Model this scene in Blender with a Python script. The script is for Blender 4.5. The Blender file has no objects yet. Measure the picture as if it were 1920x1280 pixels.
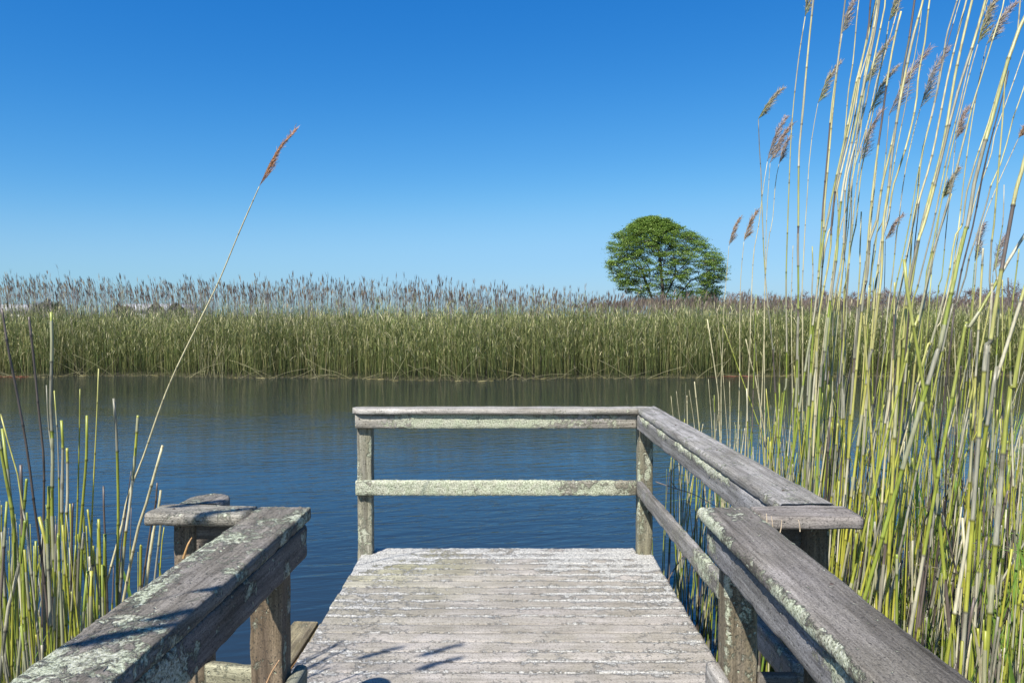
import bpy, math, random
import numpy as np
from mathutils import Vector

S = bpy.context.scene
COL = S.collection
random.seed(7)
RNG = np.random.default_rng(11)

# ------------------------------------------------------------------ camera, light, exposure
HC = 1.42                    # eye height above the deck (deck top is z = 0)
F = 1400.0                   # focal length in photo pixels (photo 1920 wide)
PITCH = math.atan(46.0 / F)
WATER = -0.50

cam_d = bpy.data.cameras.new("camera")
cam = bpy.data.objects.new("camera", cam_d)
COL.objects.link(cam)
cam.location = (0, 0, HC)
cam.rotation_euler = (math.radians(90) - PITCH, 0, 0)
cam_d.sensor_width = 36
cam_d.lens = 36 * F / 1920
cam_d.shift_x = 10 / 1920
cam_d.clip_start = 0.05
cam_d.clip_end = 12000
S.camera = cam

SUN = Vector((-1.0, -1.67, 2.3)).normalized()
world = bpy.data.worlds.new("World")
S.world = world
world.use_nodes = True
wn = world.node_tree
for n in list(wn.nodes):
    wn.nodes.remove(n)
sky = wn.nodes.new("ShaderNodeTexSky")
sky.sky_type = 'NISHITA'
sky.sun_disc = False
sky.sun_elevation = math.asin(SUN.z)
sky.sun_rotation = math.atan2(SUN.x, SUN.y)
sky.altitude = 0
sky.air_density = 1.0
sky.dust_density = 0.5
sky.ozone_density = 3.0
# colour grading of the sky light: per-channel gain * x ** gamma
sepc = wn.nodes.new("ShaderNodeSeparateColor")
comb = wn.nodes.new("ShaderNodeCombineColor")
wn.links.new(sky.outputs[0], sepc.inputs[0])
CURVES = ((0.90, 1.40, ((0, 0), (.040, .008), (.082, .0232), (.174, .0887), (.392, .283), (.584, .352), (1, .50))),
          (0.837, 0.88, ((0, 0), (.296, .205), (.456, .366), (.680, .597), (.791, .650), (1, .78))),
          (1.006, 0.54, ((0, 0), (.723, .631), (.880, .807), (.983, .915), (1, .93))))
for ch, (gain, gam, pts_) in enumerate(CURVES):
    m0 = wn.nodes.new("ShaderNodeMath"); m0.operation = 'MULTIPLY'; m0.inputs[1].default_value = 0.14
    m1 = wn.nodes.new("ShaderNodeMath"); m1.operation = 'POWER'; m1.inputs[1].default_value = gam
    m2 = wn.nodes.new("ShaderNodeMath"); m2.operation = 'MULTIPLY'; m2.inputs[1].default_value = gain
    fc = wn.nodes.new("ShaderNodeFloatCurve")
    cv = fc.mapping.curves[0]
    while len(cv.points) < len(pts_):
        cv.points.new(0.5, 0.5)
    for k_, (px_, py_) in enumerate(pts_):
        cv.points[k_].location = (px_, py_)
    fc.mapping.update()
    m3 = wn.nodes.new("ShaderNodeMath"); m3.operation = 'MULTIPLY'; m3.inputs[1].default_value = 1 / 0.14 / 1.62
    wn.links.new(sepc.outputs[ch], m0.inputs[0]); wn.links.new(m0.outputs[0], m1.inputs[0])
    wn.links.new(m1.outputs[0], m2.inputs[0]); wn.links.new(m2.outputs[0], fc.inputs['Value'])
    wn.links.new(fc.outputs[0], m3.inputs[0]); wn.links.new(m3.outputs[0], comb.inputs[ch])
bg = wn.nodes.new("ShaderNodeBackground")
bg.inputs['Strength'].default_value = 0.14
wo = wn.nodes.new("ShaderNodeOutputWorld")
wn.links.new(comb.outputs[0], bg.inputs['Color'])
wn.links.new(bg.outputs[0], wo.inputs['Surface'])

sl = bpy.data.lights.new("sun", 'SUN')
sl.energy = 5.0
sl.angle = math.radians(0.5)
sl.color = (1.0, 0.95, 0.87)
so = bpy.data.objects.new("sun", sl)
COL.objects.link(so)
so.rotation_euler = SUN.to_track_quat('Z', 'Y').to_euler()

S.view_settings.view_transform = 'Standard'
S.view_settings.look = 'None'
S.view_settings.exposure = 0.70
S.view_settings.gamma = 1.0
S.cycles.max_bounces = 6
S.cycles.transparent_max_bounces = 4


def P(px, py, d):
    """point of the place seen at photo pixel (px, py), d metres in front of the camera"""
    cx, cy = (px - 950) / F, (640 - py) / F
    fy = math.cos(PITCH) + cy * math.sin(PITCH)
    fz = cy * math.cos(PITCH) - math.sin(PITCH)
    k = d / fy
    return np.array((cx * k, d, HC + fz * k))


# ------------------------------------------------------------------ object helpers
def tag(o, label=None, cat=None, group=None, kind=None):
    if label: o['label'] = label
    if cat: o['category'] = cat
    if group: o['group'] = group
    if kind: o['kind'] = kind
    return o


def empty(name, loc=(0, 0, 0)):
    o = bpy.data.objects.new(name, None)
    o.location = loc
    o.empty_display_size = 0.1
    COL.objects.link(o)
    return o


class MB:
    """collects vertices, faces and per-vertex attributes for ONE mesh"""
    def __init__(self):
        self.v, self.f, self.c, self.n = [], [], [], 0
        self.extra = {}

    def add(self, v, f, c=None, **ex):
        v = np.asarray(v, float)
        self.v.append(v)
        for poly in f:
            self.f.append(np.asarray(poly) + self.n)
        if c is None:
            c = (1, 1, 1)
        c = np.asarray(c, float)
        if c.ndim == 1:
            c = np.tile(c, (len(v), 1))
        self.c.append(c)
        for k, a in ex.items():
            self.extra.setdefault(k, []).append(np.asarray(a, float))
        self.n += len(v)

    def build(self, name, mat, parent=None, loc=(0, 0, 0), smooth=True):
        v = np.concatenate(self.v)
        c = np.concatenate(self.c)
        me = bpy.data.meshes.new(name)
        quads = [f for f in self.f if f.ndim == 2]
        singles = [f for f in self.f if f.ndim == 1]
        loops, starts, k = [], [], 0
        for q in quads:
            loops.append(q.ravel())
            starts.append(k + np.arange(len(q)) * q.shape[1])
            k += q.size
        for s in singles:
            loops.append(s)
            starts.append(np.array([k]))
            k += len(s)
        loops = np.concatenate(loops).astype(np.int32)
        starts = np.concatenate(starts).astype(np.int32)
        v = v - np.asarray(loc, float)
        me.vertices.add(len(v))
        me.vertices.foreach_set("co", v.astype(np.float32).ravel())
        me.loops.add(len(loops))
        me.loops.foreach_set("vertex_index", loops)
        me.polygons.add(len(starts))
        me.polygons.foreach_set("loop_start", starts)
        me.update(calc_edges=True)
        a = me.attributes.new("Col", 'FLOAT_COLOR', 'POINT')
        c4 = np.ones((len(v), 4), np.float32)
        c4[:, :3] = c
        a.data.foreach_set("color", c4.ravel())
        for key, arrs in self.extra.items():
            arr = np.concatenate(arrs).astype(np.float32)
            if arr.ndim == 1:
                a = me.attributes.new(key, 'FLOAT', 'POINT')
                a.data.foreach_set("value", arr)
            else:
                a = me.attributes.new(key, 'FLOAT_VECTOR', 'POINT')
                a.data.foreach_set("vector", arr.ravel())
        if smooth:
            me.polygons.foreach_set("use_smooth", np.ones(len(starts), bool))
        me.validate()
        me.materials.append(mat)
        o = bpy.data.objects.new(name, me)
        o.location = loc
        COL.objects.link(o)
        if parent is not None:
            o.parent = parent
            o.location = Vector(loc) - parent.location
        return o


def vnoise(p, seed=0):
    """value noise in -1..1, p (n,3)"""
    p = np.asarray(p, float) + 100.0
    i = np.floor(p).astype(np.int64)
    fr = p - i
    fr = fr * fr * (3 - 2 * fr)

    def h(a, b, c):
        n = (a * 374761393 + b * 668265263 + c * 2147483647 + seed * 144665) & 0xffffffff
        n = ((n ^ (n >> 13)) * 1274126177) & 0xffffffff
        return ((n ^ (n >> 16)) & 0xffff) / 32767.5 - 1
    x, y, z = i[:, 0], i[:, 1], i[:, 2]
    fx, fy, fz = fr[:, 0], fr[:, 1], fr[:, 2]
    r = 0
    for dx in (0, 1):
        for dy in (0, 1):
            for dz in (0, 1):
                r = r + h(x + dx, y + dy, z + dz) * (fx if dx else 1 - fx) * (fy if dy else 1 - fy) * (fz if dz else 1 - fz)
    return r


# ------------------------------------------------------------------ materials
class NT:
    def __init__(self, name):
        self.m = bpy.data.materials.new(name)
        self.m.use_nodes = True
        self.t = self.m.node_tree
        self.bsdf = self.t.nodes["Principled BSDF"]

    def node(self, kind, **kw):
        n = self.t.nodes.new(kind)
        for k, v in kw.items():
            if hasattr(n, k):
                setattr(n, k, v)
            else:
                n.inputs[k].default_value = v
        return n

    def link(self, a, b):
        self.t.links.new(a, b)

    def attr(self, name):
        return self.node("ShaderNodeAttribute", attribute_name=name)

    def noise(self, vec, scale, detail=3, rough=0.55, dist=0.0):
        n = self.node("ShaderNodeTexNoise")
        n.inputs['Scale'].default_value = scale
        n.inputs['Detail'].default_value = detail
        n.inputs['Roughness'].default_value = rough
        n.inputs['Distortion'].default_value = dist
        if vec is not None:
            self.link(vec, n.inputs['Vector'])
        return n.outputs['Fac']

    def mul(self, vec, s):
        n = self.node("ShaderNodeVectorMath", operation='MULTIPLY')
        self.link(vec, n.inputs[0])
        n.inputs[1].default_value = s
        return n.outputs[0]

    def math(self, op, a, b=None, clamp=False):
        n = self.node("ShaderNodeMath", operation=op, use_clamp=clamp)
        for i, x in enumerate((a, b)):
            if x is None: continue
            if isinstance(x, (int, float)):
                n.inputs[i].default_value = x
            else:
                self.link(x, n.inputs[i])
        return n.outputs[0]

    def ramp(self, fac, stops):
        n = self.node("ShaderNodeValToRGB")
        e = n.color_ramp.elements
        while len(e) < len(stops):
            e.new(0.5)
        for i, (p, c) in enumerate(stops):
            e[i].position = p
            e[i].color = (*c, 1) if len(c) == 3 else c
        self.link(fac, n.inputs[0])
        return n.outputs[0]

    def mix(self, fac, a, b, blend='MIX'):
        n = self.node("ShaderNodeMix", data_type='RGBA', blend_type=blend)
        for s, x in ((n.inputs[0], fac), (n.inputs[6], a), (n.inputs[7], b)):
            if isinstance(x, (int, float)):
                s.default_value = x
            elif isinstance(x, tuple):
                s.default_value = (*x, 1)
            else:
                self.link(x, s)
        return n.outputs[2]

    def smooth(self, x, lo, hi):
        n = self.node("ShaderNodeMapRange", interpolation_type='SMOOTHSTEP')
        self.link(x, n.inputs[0])
        n.inputs[1].default_value = lo
        n.inputs[2].default_value = hi
        return n.outputs[0]


def mat_wood():
    N = NT("weathered_wood")
    bc = N.attr("bc").outputs['Vector']
    tone = N.attr("Col").outputs['Color']
    lich = N.attr("lich").outputs['Fac']
    g1 = N.noise(N.mul(bc, (2.2, 38, 38)), 1, 4, 0.6, 0.4)
    g2 = N.noise(N.mul(bc, (9, 190, 190)), 1, 3, 0.6, 0.3)
    g = N.math('ADD', N.math('MULTIPLY', g1, 0.62), N.math('MULTIPLY', g2, 0.38))
    grain = N.ramp(g, [(0.32, (.30, .28, .25)), (0.44, (.70, .68, .65)), (0.54, (1.0, .98, .95)), (0.68, (1.5, 1.48, 1.44))])
    wl = N.attr("white").outputs['Fac']
    grain = N.mix(N.math('MULTIPLY', wl, 0.5), grain, (1.0, 1.0, .99))
    c = N.mix(1.0, tone, grain, 'MULTIPLY')
    big = N.noise(bc, 5, 3, 0.5)
    c = N.mix(1.0, c, N.ramp(big, [(0.3, (.80, .78, .72)), (0.7, (1.15, 1.13, 1.16))]), 'MULTIPLY')
    fs = N.noise(N.mul(bc, (1, 2.2, 2.2)), 170, 5, 0.8)
    c = N.mix(1.0, c, N.ramp(fs, [(0.36, (.62, .61, .58)), (0.5, (1, 1, 1)), (0.64, (1.40, 1.40, 1.36))]), 'MULTIPLY')
    # black crust and stain specks
    dk = N.noise(N.mul(bc, (1, 1.4, 1.4)), 120, 3, 0.6)
    c = N.mix(N.math('MULTIPLY', N.smooth(dk, 0.57, 0.66), 0.8), c, (.035, .033, .03))
    # lichen: fine crust + round spots
    n1 = N.noise(bc, 42, 6, 0.75, 0.6)
    n2 = N.noise(bc, 9, 3, 0.6)
    v = N.node("ShaderNodeTexVoronoi", feature='SMOOTH_F1')
    v.inputs['Scale'].default_value = 30
    v.inputs['Smoothness'].default_value = 0.2
    N.link(N.node("ShaderNodeVectorMath", operation='ADD').outputs[0], v.inputs['Vector'])
    va = v.inputs['Vector'].links[0].from_node
    N.link(bc, va.inputs[0])
    wob = N.node("ShaderNodeTexNoise")
    wob.inputs['Scale'].default_value = 30
    N.link(bc, wob.inputs['Vector'])
    N.link(N.mul(wob.outputs['Color'], (.05, .05, .05)), va.inputs[1])
    spot = N.math('SUBTRACT', 0.36, v.outputs['Distance'])
    f = N.math('ADD', N.math('ADD', N.math('MULTIPLY', n1, 0.55), N.math('MULTIPLY', n2, 0.45)), lich)
    m1 = N.smooth(f, 0.565, 0.64)
    f2 = N.math('ADD', N.math('ADD', spot, N.math('MULTIPLY', n2, 0.5)), N.math('MULTIPLY', lich, 0.8))
    m2 = N.smooth(f2, 0.44, 0.52)
    m = N.math('MAXIMUM', m1, N.math('MULTIPLY', m2, 0.85))
    fine = N.noise(bc, 150, 4, 0.7)
    lc = N.ramp(fine, [(0.36, (.10, .105, .07)), (0.44, (.30, .32, .22)), (0.53, (.46, .49, .35)), (0.66, (.64, .66, .53))])
    lc = N.mix(N.smooth(N.noise(bc, 14, 2), 0.42, 0.6), lc, N.mix(1.0, lc, (1.05, 1.0, 1.06), 'MULTIPLY'))
    gray = N.node("ShaderNodeRGBToBW"); N.link(lc, gray.inputs[0])
    wcol = N.mix(1.0, (1.0, .975, .90), gray.outputs[0], 'MULTIPLY')
    lc = N.mix(wl, lc, wcol)
    c = N.mix(m, c, lc)
    N.link(c, N.bsdf.inputs['Base Color'])
    N.bsdf.inputs['Roughness'].default_value = 0.85
    N.bsdf.inputs['Specular IOR Level'].default_value = 0.25
    h = N.math('ADD', N.math('ADD', N.math('MULTIPLY', g, 0.5), N.math('MULTIPLY', fs, 0.35)), N.math('MULTIPLY', m, N.math('ADD', 0.5, fine)))
    b = N.node("ShaderNodeBump")
    b.inputs['Strength'].default_value = 1.0
    b.inputs['Distance'].default_value = 0.006
    N.link(h, b.inputs['Height'])
    N.link(b.outputs[0], N.bsdf.inputs['Normal'])
    return N.m


def mat_stem(name, rough=0.5, trans=0.0, streak=1.0, spec=0.4):
    N = NT(name)
    c = N.attr("Col").outputs['Color']
    geo = N.node("ShaderNodeTexCoord").outputs['Object']
    n = N.noise(N.mul(geo, (260, 260, 12)), 1, 3, 0.6)
    n2 = N.noise(N.mul(geo, (30, 30, 25)), 1, 2, 0.6)
    c = N.mix(streak, c, N.mix(1.0, c, N.ramp(n, [(0.3, (.72, .70, .66)), (0.5, (1, 1, 1)), (0.7, (1.25, 1.25, 1.25))]), 'MULTIPLY'))
    c = N.mix(N.math('MULTIPLY', N.smooth(n2, 0.62, 0.72), 0.6 * streak), c, N.mix(1.0, c, (.45, .40, .36), 'MULTIPLY'))
    N.link(c, N.bsdf.inputs['Base Color'])
    N.bsdf.inputs['Roughness'].default_value = rough
    N.bsdf.inputs['Specular IOR Level'].default_value = spec
    if trans > 0:
        out = N.t.nodes["Material Output"]
        tr = N.node("ShaderNodeBsdfTranslucent")
        N.link(c, tr.inputs['Color'])
        mx = N.node("ShaderNodeMixShader")
        mx.inputs[0].default_value = trans
        N.link(N.bsdf.outputs[0], mx.inputs[1])
        N.link(tr.outputs[0], mx.inputs[2])
        N.link(mx.outputs[0], out.inputs['Surface'])
    return N.m


def mat_water():
    N = NT("pond_water")
    co = N.node("ShaderNodeTexCoord").outputs['Object']
    rot = N.node("ShaderNodeVectorRotate", rotation_type='Z_AXIS')
    N.link(co, rot.inputs['Vector'])
    rot.inputs['Angle'].default_value = math.radians(-13)
    w = rot.outputs[0]
    a = N.noise(N.mul(w, (2.2, 8.5, 1)), 1, 3, 0.5, 0.6)
    b = N.noise(N.mul(w, (7, 26, 1)), 1, 2, 0.5, 0.3)
    c = N.math('MULTIPLY', N.smooth(N.noise(N.mul(co, (.14, .30, 1)), 1, 3, 0.55, .6), 0.38, 0.62), 1.0)
    h = N.math('ADD', N.math('MULTIPLY', a, 1.0), N.math('MULTIPLY', b, 0.22))
    h = N.math('MULTIPLY', h, N.math('ADD', 0.6, N.math('MULTIPLY', c, 0.5)))
    bp = N.node("ShaderNodeBump")
    bp.inputs['Strength'].default_value = 1.0
    bp.inputs['Distance'].default_value = 0.0085
    N.link(h, bp.inputs['Height'])
    N.link(bp.outputs[0], N.bsdf.inputs['Normal'])
    N.bsdf.inputs['Base Color'].default_value = (.017, .024, .024, 1)
    N.bsdf.inputs['Roughness'].default_value = 0.055
    N.bsdf.inputs['IOR'].default_value = 1.62
    return N.m


def mat_ground(name, c1, c2, scale):
    N = NT(name)
    co = N.node("ShaderNodeTexCoord").outputs['Object']
    n = N.noise(co, scale, 6, 0.65)
    N.link(N.ramp(n, [(0.35, c1), (0.65, c2)]), N.bsdf.inputs['Base Color'])
    N.bsdf.inputs['Roughness'].default_value = 0.9
    b = N.node("ShaderNodeBump")
    b.inputs['Distance'].default_value = 0.05
    N.link(n, b.inputs['Height'])
    N.link(b.outputs[0], N.bsdf.inputs['Normal'])
    return N.m


def mat_plain(name, col, rough=0.7):
    N = NT(name)
    co = N.node("ShaderNodeTexCoord").outputs['Object']
    n = N.noise(co, 3, 4)
    N.link(N.mix(1.0, col, N.ramp(n, [(0.3, (.88, .88, .88)), (0.7, (1.06, 1.06, 1.06))]), 'MULTIPLY'), N.bsdf.inputs['Base Color'])
    N.bsdf.inputs['Roughness'].default_value = rough
    return N.m


M_WOOD = mat_wood()
M_REED = mat_stem("reed_stem", 0.42, 0.0, 1.0, 0.45)
M_LEAF = mat_stem("reed_leaf", 0.5, 0.35, 0.6)
M_PLUME = mat_stem("reed_plume", 0.8, 0.45, 0.3)
M_BANK = mat_stem("bank_reeds", 0.55, 0.25, 0.0)
M_BARK = mat_stem("bark", 0.9, 0.0, 0.8, 0.2)
M_TREELEAF = mat_stem("tree_leaf", 0.5, 0.22, 0.0)
M_WATER = mat_water()
M_MARSH = mat_ground("marsh_soil", (.030, .026, .016), (.075, .070, .032), 1.5)
M_MUD = mat_ground("mud", (.022, .018, .012), (.05, .040, .026), 4)
M_WHITE = mat_plain("white_clapboard", (.60, .60, .58))
M_ROOF = mat_plain("grey_shingle", (.36, .36, .36))
M_GLASS = mat_plain("dark_glass", (.03, .035, .04), 0.1)

# ------------------------------------------------------------------ setting: water, ground
def sheet(name, pts, z, mat, kind='structure'):
    b = MB()
    b.add([(x, y, z) for x, y in pts], [list(range(len(pts)))])
    return tag(b.build(name, mat, smooth=False), kind=kind)


sheet("water", [(-400, -60), (400, -60), (400, 27), (-400, 27)], WATER, M_WATER)
sheet("ground", [(-6000, -6000), (6000, -6000), (6000, 9000), (-6000, 9000)], -1.3, M_MUD)


def bank_edge(x):
    """distance of the far shore line at a given x"""
    return 24.2 - 1.5 * np.exp(-((np.asarray(x, float) + 1.5) / 6.0) ** 2) + 0.25 * np.sin(np.asarray(x) * 0.9) + 0.12 * np.sin(np.asarray(x) * 2.7 + 1)


b = MB()
xs = np.concatenate([[-6000, -400, -120], np.linspace(-45, 45, 181), [120, 400, 6000]])
rows = []
for dy, dz in ((-0.25, -0.30), (0.05, 0.02), (0.5, 0.08), (3, 0.10), (12, 0.1), (9000, 0.1)):
    e = bank_edge(xs) + dy
    rows.append(np.stack([xs, e, np.full_like(xs, WATER + dz)], 1))
v = np.concatenate(rows)
n = len(xs)
q = [(r * n + i, r * n + i + 1, (r + 1) * n + i + 1, (r + 1) * n + i) for r in range(len(rows) - 1) for i in range(n - 1)]
b.add(v, [np.array(q)])
tag(b.build("marsh_ground", M_MARSH), kind='structure')
b = MB()
rows = [np.stack([xs, np.full_like(xs, y), np.full_like(xs, z)], 1) for y, z in ((-3.2, -0.9), (-4.0, WATER + .05), (-6, -.2), (-5000, -.2))]
v = np.concatenate(rows)
b.add(v, [np.array([(r * n + i, (r + 1) * n + i, (r + 1) * n + i + 1, r * n + i + 1) for r in range(3) for i in range(n - 1)])])
tag(b.build("shore_ground", M_MARSH), kind='structure')

# ------------------------------------------------------------------ the wooden jetty
def board(mb, a, c, wdir, w, t, w2=None, tone=(.3, .3, .3), lich=0.0, blobs=(), white=0.0, res=0.012, rr=0.005,
          amp=0.0012, skew_a=0.0, skew_b=0.0, round_a=False, round_b=False, edge_l=0.0, crust=0.0, lfun=None, tfun=None):
    """loft a rounded, worn board from point a to point c; wdir = width direction"""
    a, c, wdir = np.array(a, float), np.array(c, float), np.array(wdir, float)
    L = np.linalg.norm(c - a)
    ax = (c - a) / L
    wdir = wdir - ax * wdir.dot(ax)
    wdir /= np.linalg.norm(wdir)
    hdir = np.cross(ax, wdir)
    if abs(hdir[2]) > .5 and hdir[2] < 0:
        hdir = -hdir
    w2 = w if w2 is None else w2
    ring = []
    hw, hh = w / 2, t / 2

    def side(p, q):
        m = max(1, int(np.linalg.norm(np.subtract(q, p)) / res))
        for i in range(m):
            k = i / m
            ring.append((p[0] + (q[0] - p[0]) * k, p[1] + (q[1] - p[1]) * k))
    r2 = rr * 0.4
    side((-hw + rr, hh), (hw - rr, hh)); ring.append((hw - rr, hh)); ring.append((hw - r2, hh - r2))
    side((hw, hh - rr), (hw, -hh + rr)); ring.append((hw, -hh + rr)); ring.append((hw - r2, -hh + r2))
    side((hw - rr, -hh), (-hw + rr, -hh)); ring.append((-hw + rr, -hh)); ring.append((-hw + r2, -hh + r2))
    side((-hw, -hh + rr), (-hw, hh - rr)); ring.append((-hw, hh - rr)); ring.append((-hw + r2, hh - r2))
    ring = np.array(ring)
    nr = len(ring)
    s = list(np.linspace(0, L, max(3, int(L / res))))
    if round_a:
        s = sorted(set(s + [hw * (1 - math.cos(x)) for x in np.linspace(0.12, 1.5, 12)]))
    if round_b:
        s = sorted(set(s + [L - hw * (1 - math.cos(x)) for x in np.linspace(0.12, 1.5, 12)]))
    s = np.array(s)
    ns = len(s)
    SS, RI = np.meshgrid(s, np.arange(nr), indexing='ij')
    cu = ring[RI, 0]
    cv = ring[RI, 1]
    sc = 1 + (w2 / w - 1) * SS / L
    if round_a:
        x = np.clip(1 - SS / hw, 0, 1); sc = sc * np.sqrt(np.clip(1 - x * x, 0.0016, 1))
    if round_b:
        x = np.clip(1 - (L - SS) / hw, 0, 1); sc = sc * np.sqrt(np.clip(1 - x * x, 0.0016, 1))
    shrink = np.where((SS == 0) | (SS == L), 0.985, 1.0)
    along = SS + skew_a * cu * (1 - SS / L) + skew_b * cu * (SS / L)
    uu = cu * sc * shrink
    off = RNG.uniform(0, 40, 3)
    loc = np.stack([along, uu, cv], -1).reshape(-1, 3)
    nrm = np.stack([np.zeros_like(cu), cu / hw * (np.abs(cu) > hw - rr * 1.2), cv / hh * (np.abs(cv) > hh - rr * 1.2)], -1).reshape(-1, 3)
    nl = np.linalg.norm(nrm, axis=1, keepdims=True)
    nrm = nrm / np.maximum(nl, 1e-6)
    corner = ((np.abs(cu) > hw - rr * 1.2) & (np.abs(cv) > hh - rr * 1.2)).reshape(-1)
    d = amp * vnoise(loc * (14, 60, 60) + off, 1) + amp * 1.2 * vnoise(loc * (5, 25, 25) + off, 2)
    d -= corner * (amp * 1.0 + amp * 3.0 * np.clip(vnoise(loc * (22, 10, 10) + off, 3), 0, 1))
    lf = np.full(len(loc), lich)
    if edge_l:
        ed = np.clip(1 - (hw - np.abs(loc[:, 1])) / 0.022, 0, 1)
        lf = lf + edge_l * ed
    for (bs, bu, br, ba) in blobs:
        r = np.sqrt((loc[:, 0] - bs) ** 2 + ((loc[:, 1] - bu) * 1.6) ** 2)
        lf = lf + ba * np.clip(1 - r / br, 0, 1) ** 0.7
    if lfun is not None:
        lf = lf + lfun(loc)
    lump = np.clip(vnoise(loc * 80 + off, 4) * .6 + vnoise(loc * 170 + off, 5) * .8 + (lf - 0.12) * 2.5, 0, 1)
    d += crust * lump * (lf > 0.05)
    col = np.tile(np.array(tone, float), (len(loc), 1))
    if tfun is not None:
        col = col * tfun(loc)
    co = a + ax * loc[:, :1] + wdir * loc[:, 1:2] + hdir * loc[:, 2:3] + (wdir * nrm[:, 1:2] + hdir * nrm[:, 2:3]) * d[:, None]
    i = np.arange(ns - 1)[:, None] * nr + np.arange(nr)[None]
    j = np.arange(ns - 1)[:, None] * nr + (np.arange(nr)[None] + 1) % nr
    quads = np.stack([i, i + nr, j + nr, j], -1).reshape(-1, 4)
    quads = quads[:, ::-1]
    if np.dot(np.cross(wdir, hdir), ax) < 0:
        quads = quads[:, ::-1]
    caps = [np.arange(nr)[::-1], np.arange(nr) + (ns - 1) * nr]
    mb.add(co, [quads] + caps, col, bc=loc + off, lich=lf, white=np.full(len(loc), white))


jetty = empty("jetty", (0, 2.0, 0))
tag(jetty, "weathered lichen-spotted wooden jetty with railings, reaching out over the pond", "jetty")


def jboard(name, *args, label=None, **kw):
    mb = MB()
    board(mb, *args, **kw)
    o = mb.build(name, M_WOOD, jetty)
    if label: o['label'] = label
    return o


# decking: every plank a board, one part
PITCHP = 0.0945
mb = MB()
y = 4.548
k = 0
while y > 2.13:
    y0 = y - PITCHP + 0.0018
    yc = (y + y0) / 2
    x0, x1 = -.864, .868
    if yc > 4.415:
        x0, x1 = -.798, .780
    x0 += RNG.uniform(-.004, .004); x1 += RNG.uniform(-.004, .004)
    pk = RNG.uniform(0, 1)
    tone = np.array((.365, .344, .312)) * RNG.uniform(.90, 1.08)
    yy = yc

    def lf(loc, yy=yy, kk=k):
        X = loc[:, 0] + x0
        seam = np.clip(1 - (0.0455 - np.abs(loc[:, 1])) / 0.022, 0, 1)
        n = vnoise(np.stack([X * 2.2, loc[:, 1] * 3 + yy * 3, 0 * X], 1), 20)
        n2 = vnoise(np.stack([X * 9, loc[:, 1] * 4 + yy * 9, 0 * X], 1), 21)
        farl = np.clip((yy - 4.0) / .45, 0, 1) * .17
        leftl = np.clip((-X - .30) / .5, 0, 1) * .09
        rightl = np.clip((X - .45) / .4, 0, 1) * .12 * np.clip((yy - 3.2) / .8, .2, 1)
        return -0.016 + seam * (.125 + .07 * n + .05 * n2) + farl + leftl + rightl + .06 * n + 0.03 * n2

    def tf(loc, yy=yy):
        X = loc[:, 0] + x0
        g = np.clip((-X - .0) / .6, 0, 1) * np.clip((yy - 3.3) / .8, 0, 1)
        n = vnoise(np.stack([X * 3, loc[:, 1] * 2 + yy * 5, 0 * X], 1), 31)
        g = np.clip(g * (.7 + .6 * n), 0, 1)[:, None]
        return (1 - g) * np.array((1, 1, 1)) + g * np.array((.88, .92, .66))
    board(mb, (x0, yc, -.019), (x1, yc, -.019), (0, 1, 0), y - y0, .038, tone=tone, lfun=lf, tfun=tf,
          white=1.0, res=.011, rr=.003, amp=.001, crust=.0035)
    y -= PITCHP
    k += 1
while y > -1.6:                                     # the walkway behind the platform
    yc = y - PITCHP / 2
    board(mb, (-.70, yc, -.019), (.70, yc, -.019), (0, 1, 0), PITCHP - .004, .038, tone=(.33, .31, .30), lich=-.03, edge_l=.12, white=1., res=.03)
    y -= PITCHP
mb.build("decking", M_WOOD, jetty)

# beams under the deck
for nm, a, c in (("joist", (-.84, 2.2, -.14), (-.84, 4.40, -.14)), ("joist", (.84, 2.2, -.14), (.84, 4.40, -.14)),
                 ("joist", (0, -1.4, -.14), (0, 4.40, -.14)), ("joist", (-.66, -1.4, -.14), (-.66, 2.15, -.14)), ("joist", (.66, -1.4, -.14), (.66, 2.15, -.14))):
    jboard(nm, a, c, (1, 0, 0), .04, .185, tone=(.16, .14, .11), lich=-.1, res=.03)
jboard("joist", (-.80, 4.39, -.14), (.80, 4.39, -.14), (0, 1, 0), .038, .185, tone=(.16, .14, .11), lich=-.1, res=.03)

GREY_L = (.35, .34, .315)
GREY_M = (.23, .225, .215)
GREY_D = (.155, .145, .135)
BROWN = (.155, .128, .10)
OLIVE = (.27, .25, .175)


def streaks(loc):
    n = vnoise(np.stack([loc[:, 0] * 6, loc[:, 1] * 50, loc[:, 2] * 50], 1), 40)
    g = np.clip(.5 + .9 * n, 0, 1)[:, None]
    return (1 - g) * np.array((1, 1, 1)) + g * np.array((1.4, 1.42, 1.28))


def post(x, y, ztop, zbot, tone, lich, label=None, **kw):
    return jboard("post", (x, y, zbot), (x, y, ztop), (1, 0, 0), .089, .089, tone=tone, lich=lich, label=label, rr=.006, amp=.0015, tfun=streaks,
                  lfun=lambda l: .13 * np.clip(vnoise(np.stack([l[:, 0] * 9 + x * 7, l[:, 1] * 48, l[:, 2] * 48], 1), 41) + .25 * vnoise(l * (40, 160, 160), 42) - .25, 0, 1) * 1.6, **kw)


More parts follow.
